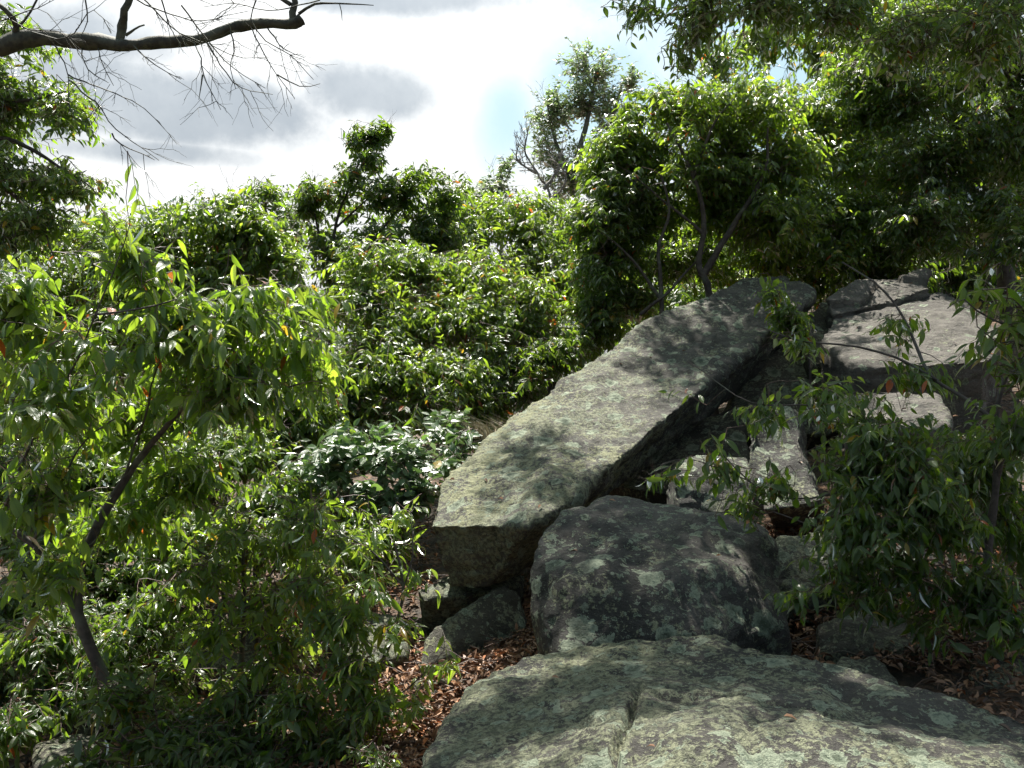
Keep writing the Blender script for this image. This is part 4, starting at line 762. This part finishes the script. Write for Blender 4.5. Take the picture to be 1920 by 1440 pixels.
# --- leaf litter and dry grass
def litter():
    zones = [((-.95, 3.2), (.15, 5.6), 11000), ((-4.2, 5.5), (-.6, 9), 5000), ((1.0, 4.2), (3.2, 6.4), 8000), ((-3.6, 3.2), (-.9, 7.5), 9000), ((1.8, 3.2), (3.4, 5.0), 2200), ((-.3, 4.6), (.8, 7.5), 2500)]
    Bs = []
    for (a, b, n) in zones:
        p = np.stack([rng.uniform(a[0], b[0], n), rng.uniform(a[1], b[1], n)], 1); Bs.append(p)
    p = np.concatenate(Bs); n = len(p); z = gz(p[:, 0], p[:, 1]) + .03 + rng.random(n) * .05 + .04; B = np.column_stack([p, z])
    D = nrm(np.column_stack([rng.normal(size=(n, 2)), rng.normal(0, .25, n)])); u = np.array([0, 0, 1.]) + rng.normal(0, .5, (n, 3)); Nn = nrm(u - D * np.sum(u * D, 1, keepdims=True)); X = np.cross(D, Nn)
    V, Fc, U = leaf_template([0, .25, .6, 1], [0, .34, .36, 0], .35, 1.0); s = rng.uniform(.022, .062, n)[:, None, None]
    A = B[:, None] + s * (V[None, :, 0:1] * X[:, None] + V[None, :, 1:2] * D[:, None] + V[None, :, 2:3] * Nn[:, None])
    me = np_mesh('leaf_litter', A.reshape(-1, 3), (Fc[None] + (np.arange(n) * len(V))[:, None, None]).reshape(-1), 3, LITTER, False)
    tag(link('leaf_litter', me), 'brown and rust dead leaves carpeting the ground beside the front rock', 'leaf litter', kind='stuff')
    st = Stems()
    for _ in range(700):
        a, b, _n = zones[rng.integers(0, len(zones))]; x, y = rng.uniform(a[0], b[0]), rng.uniform(a[1], b[1]); d = nrm(np.array([*rng.normal(size=2), .05])); l = rng.uniform(.08, .4)
        q = np.array([x, y, float(gz(x, y)) + .11]) + d * np.linspace(0, l, 5)[:, None] + rng.normal(0, .008, (5, 3)); st.tube(q, np.linspace(.003, .0015, 5), 4)
    st.build('fallen_twigs', TWIG, None, np.zeros(3), label='thin dry twigs fallen among the brown leaves', cat='twigs', kind='stuff')
litter()
def rock_leaves():
    "a few dead leaves lying on the tops of the rocks"
    B = []
    for o in OCC:
        c = np.floor(o[:, :2] / .05).astype(int); k = c[:, 0] * 100003 + c[:, 1]; od = np.lexsort((-o[:, 2], k)); _, f = np.unique(k[od], return_index=True)
        t_ = o[od[f]]; n = min(14, max(3, len(t_) // 120)); B.append(t_[rng.choice(len(t_), n, replace=False)])
    B = np.concatenate(B) + [0, 0, .012]; n = len(B)
    D = nrm(np.column_stack([rng.normal(size=(n, 2)), rng.normal(0, .15, n)])); u = np.array([0, 0, 1.]) + rng.normal(0, .3, (n, 3)); Nn = nrm(u - D * np.sum(u * D, 1, keepdims=True)); X = np.cross(D, Nn)
    V, Fc, U = leaf_template([0, .25, .6, 1], [0, .34, .36, 0], .3, .9); s = rng.uniform(.025, .055, n)[:, None, None]
    A = B[:, None] + s * (V[None, :, 0:1] * X[:, None] + V[None, :, 1:2] * D[:, None] + V[None, :, 2:3] * Nn[:, None])
    me = np_mesh('fallen_leaves', A.reshape(-1, 3), (Fc[None] + (np.arange(n) * len(V))[:, None, None]).reshape(-1), 3, LITTER, False)
    tag(link('fallen_leaves', me), 'stray curled brown leaves lying on top of the rocks', 'dead leaves', kind='stuff')
rock_leaves()
def rubble():
    V = []; Fq = []; n = 0
    spots = [((.9, 4.2), (2.8, 6.4), 60), ((-.5, 4.4), (.3, 5.6), 26), ((-3, 4.2), (-.9, 6.5), 40)]
    for a, b, k in spots:
        for _ in range(k):
            x, y = rng.uniform(a[0], b[0]), rng.uniform(a[1], b[1]); s = rng.uniform(.02, .09); bm = bmesh.new()
            for p in rng.normal(0, 1, (14, 3)): bm.verts.new(p / np.linalg.norm(p) * s * rng.uniform(.7, 1.2) * np.array([1.2, 1, .65]))
            bmesh.ops.convex_hull(bm, input=bm.verts); c = np.array([x, y, float(gz(x, y)) + s * .35 + .04])
            vs = [v for v in bm.verts if v.link_faces]; ix = {v: i for i, v in enumerate(vs)}
            V += [np.array(v.co) + c for v in vs]; Fq += [[ix[v] + n for v in f.verts] for f in bm.faces if len(f.verts) == 3]; n += len(vs); bm.free()
    tag(link('rubble', np_mesh('rubble', np.array(V), Fq, 3, M_shade, False)), 'small broken stones scattered among the dead leaves between the boulders', 'stones', kind='stuff')
rubble()
def grass_tuft():
    V = []; Fq = []; b0 = P(925, 810, 7.2)
    for i in range(70):
        b = b0 + np.array([rng.normal(0, .13), rng.normal(0, .06), -.05]); d = nrm(np.array([rng.normal(-.15, .3), rng.normal(0, .3), 1.])); l = rng.uniform(.15, .34); w = nrm(np.cross(d, [0, 1, .1])) * .006
        for t in (0, .5, 1):
            c = b + d * l * t + np.array([-.5, 0, -.35]) * l * t * t; V += [c - w * (1 - .8 * t), c + w * (1 - .8 * t)]
        k = i * 6; Fq += [(k, k + 1, k + 3, k + 2), (k + 2, k + 3, k + 5, k + 4)]
    tag(link('grass_tuft', np_mesh('grass_tuft', np.array(V) - b0, Fq, 4, STRAW), loc=b0), 'straw coloured dry grass tuft at the upper left edge of the slab', 'grass', kind='stuff')
grass_tuft()
finish_leaves()
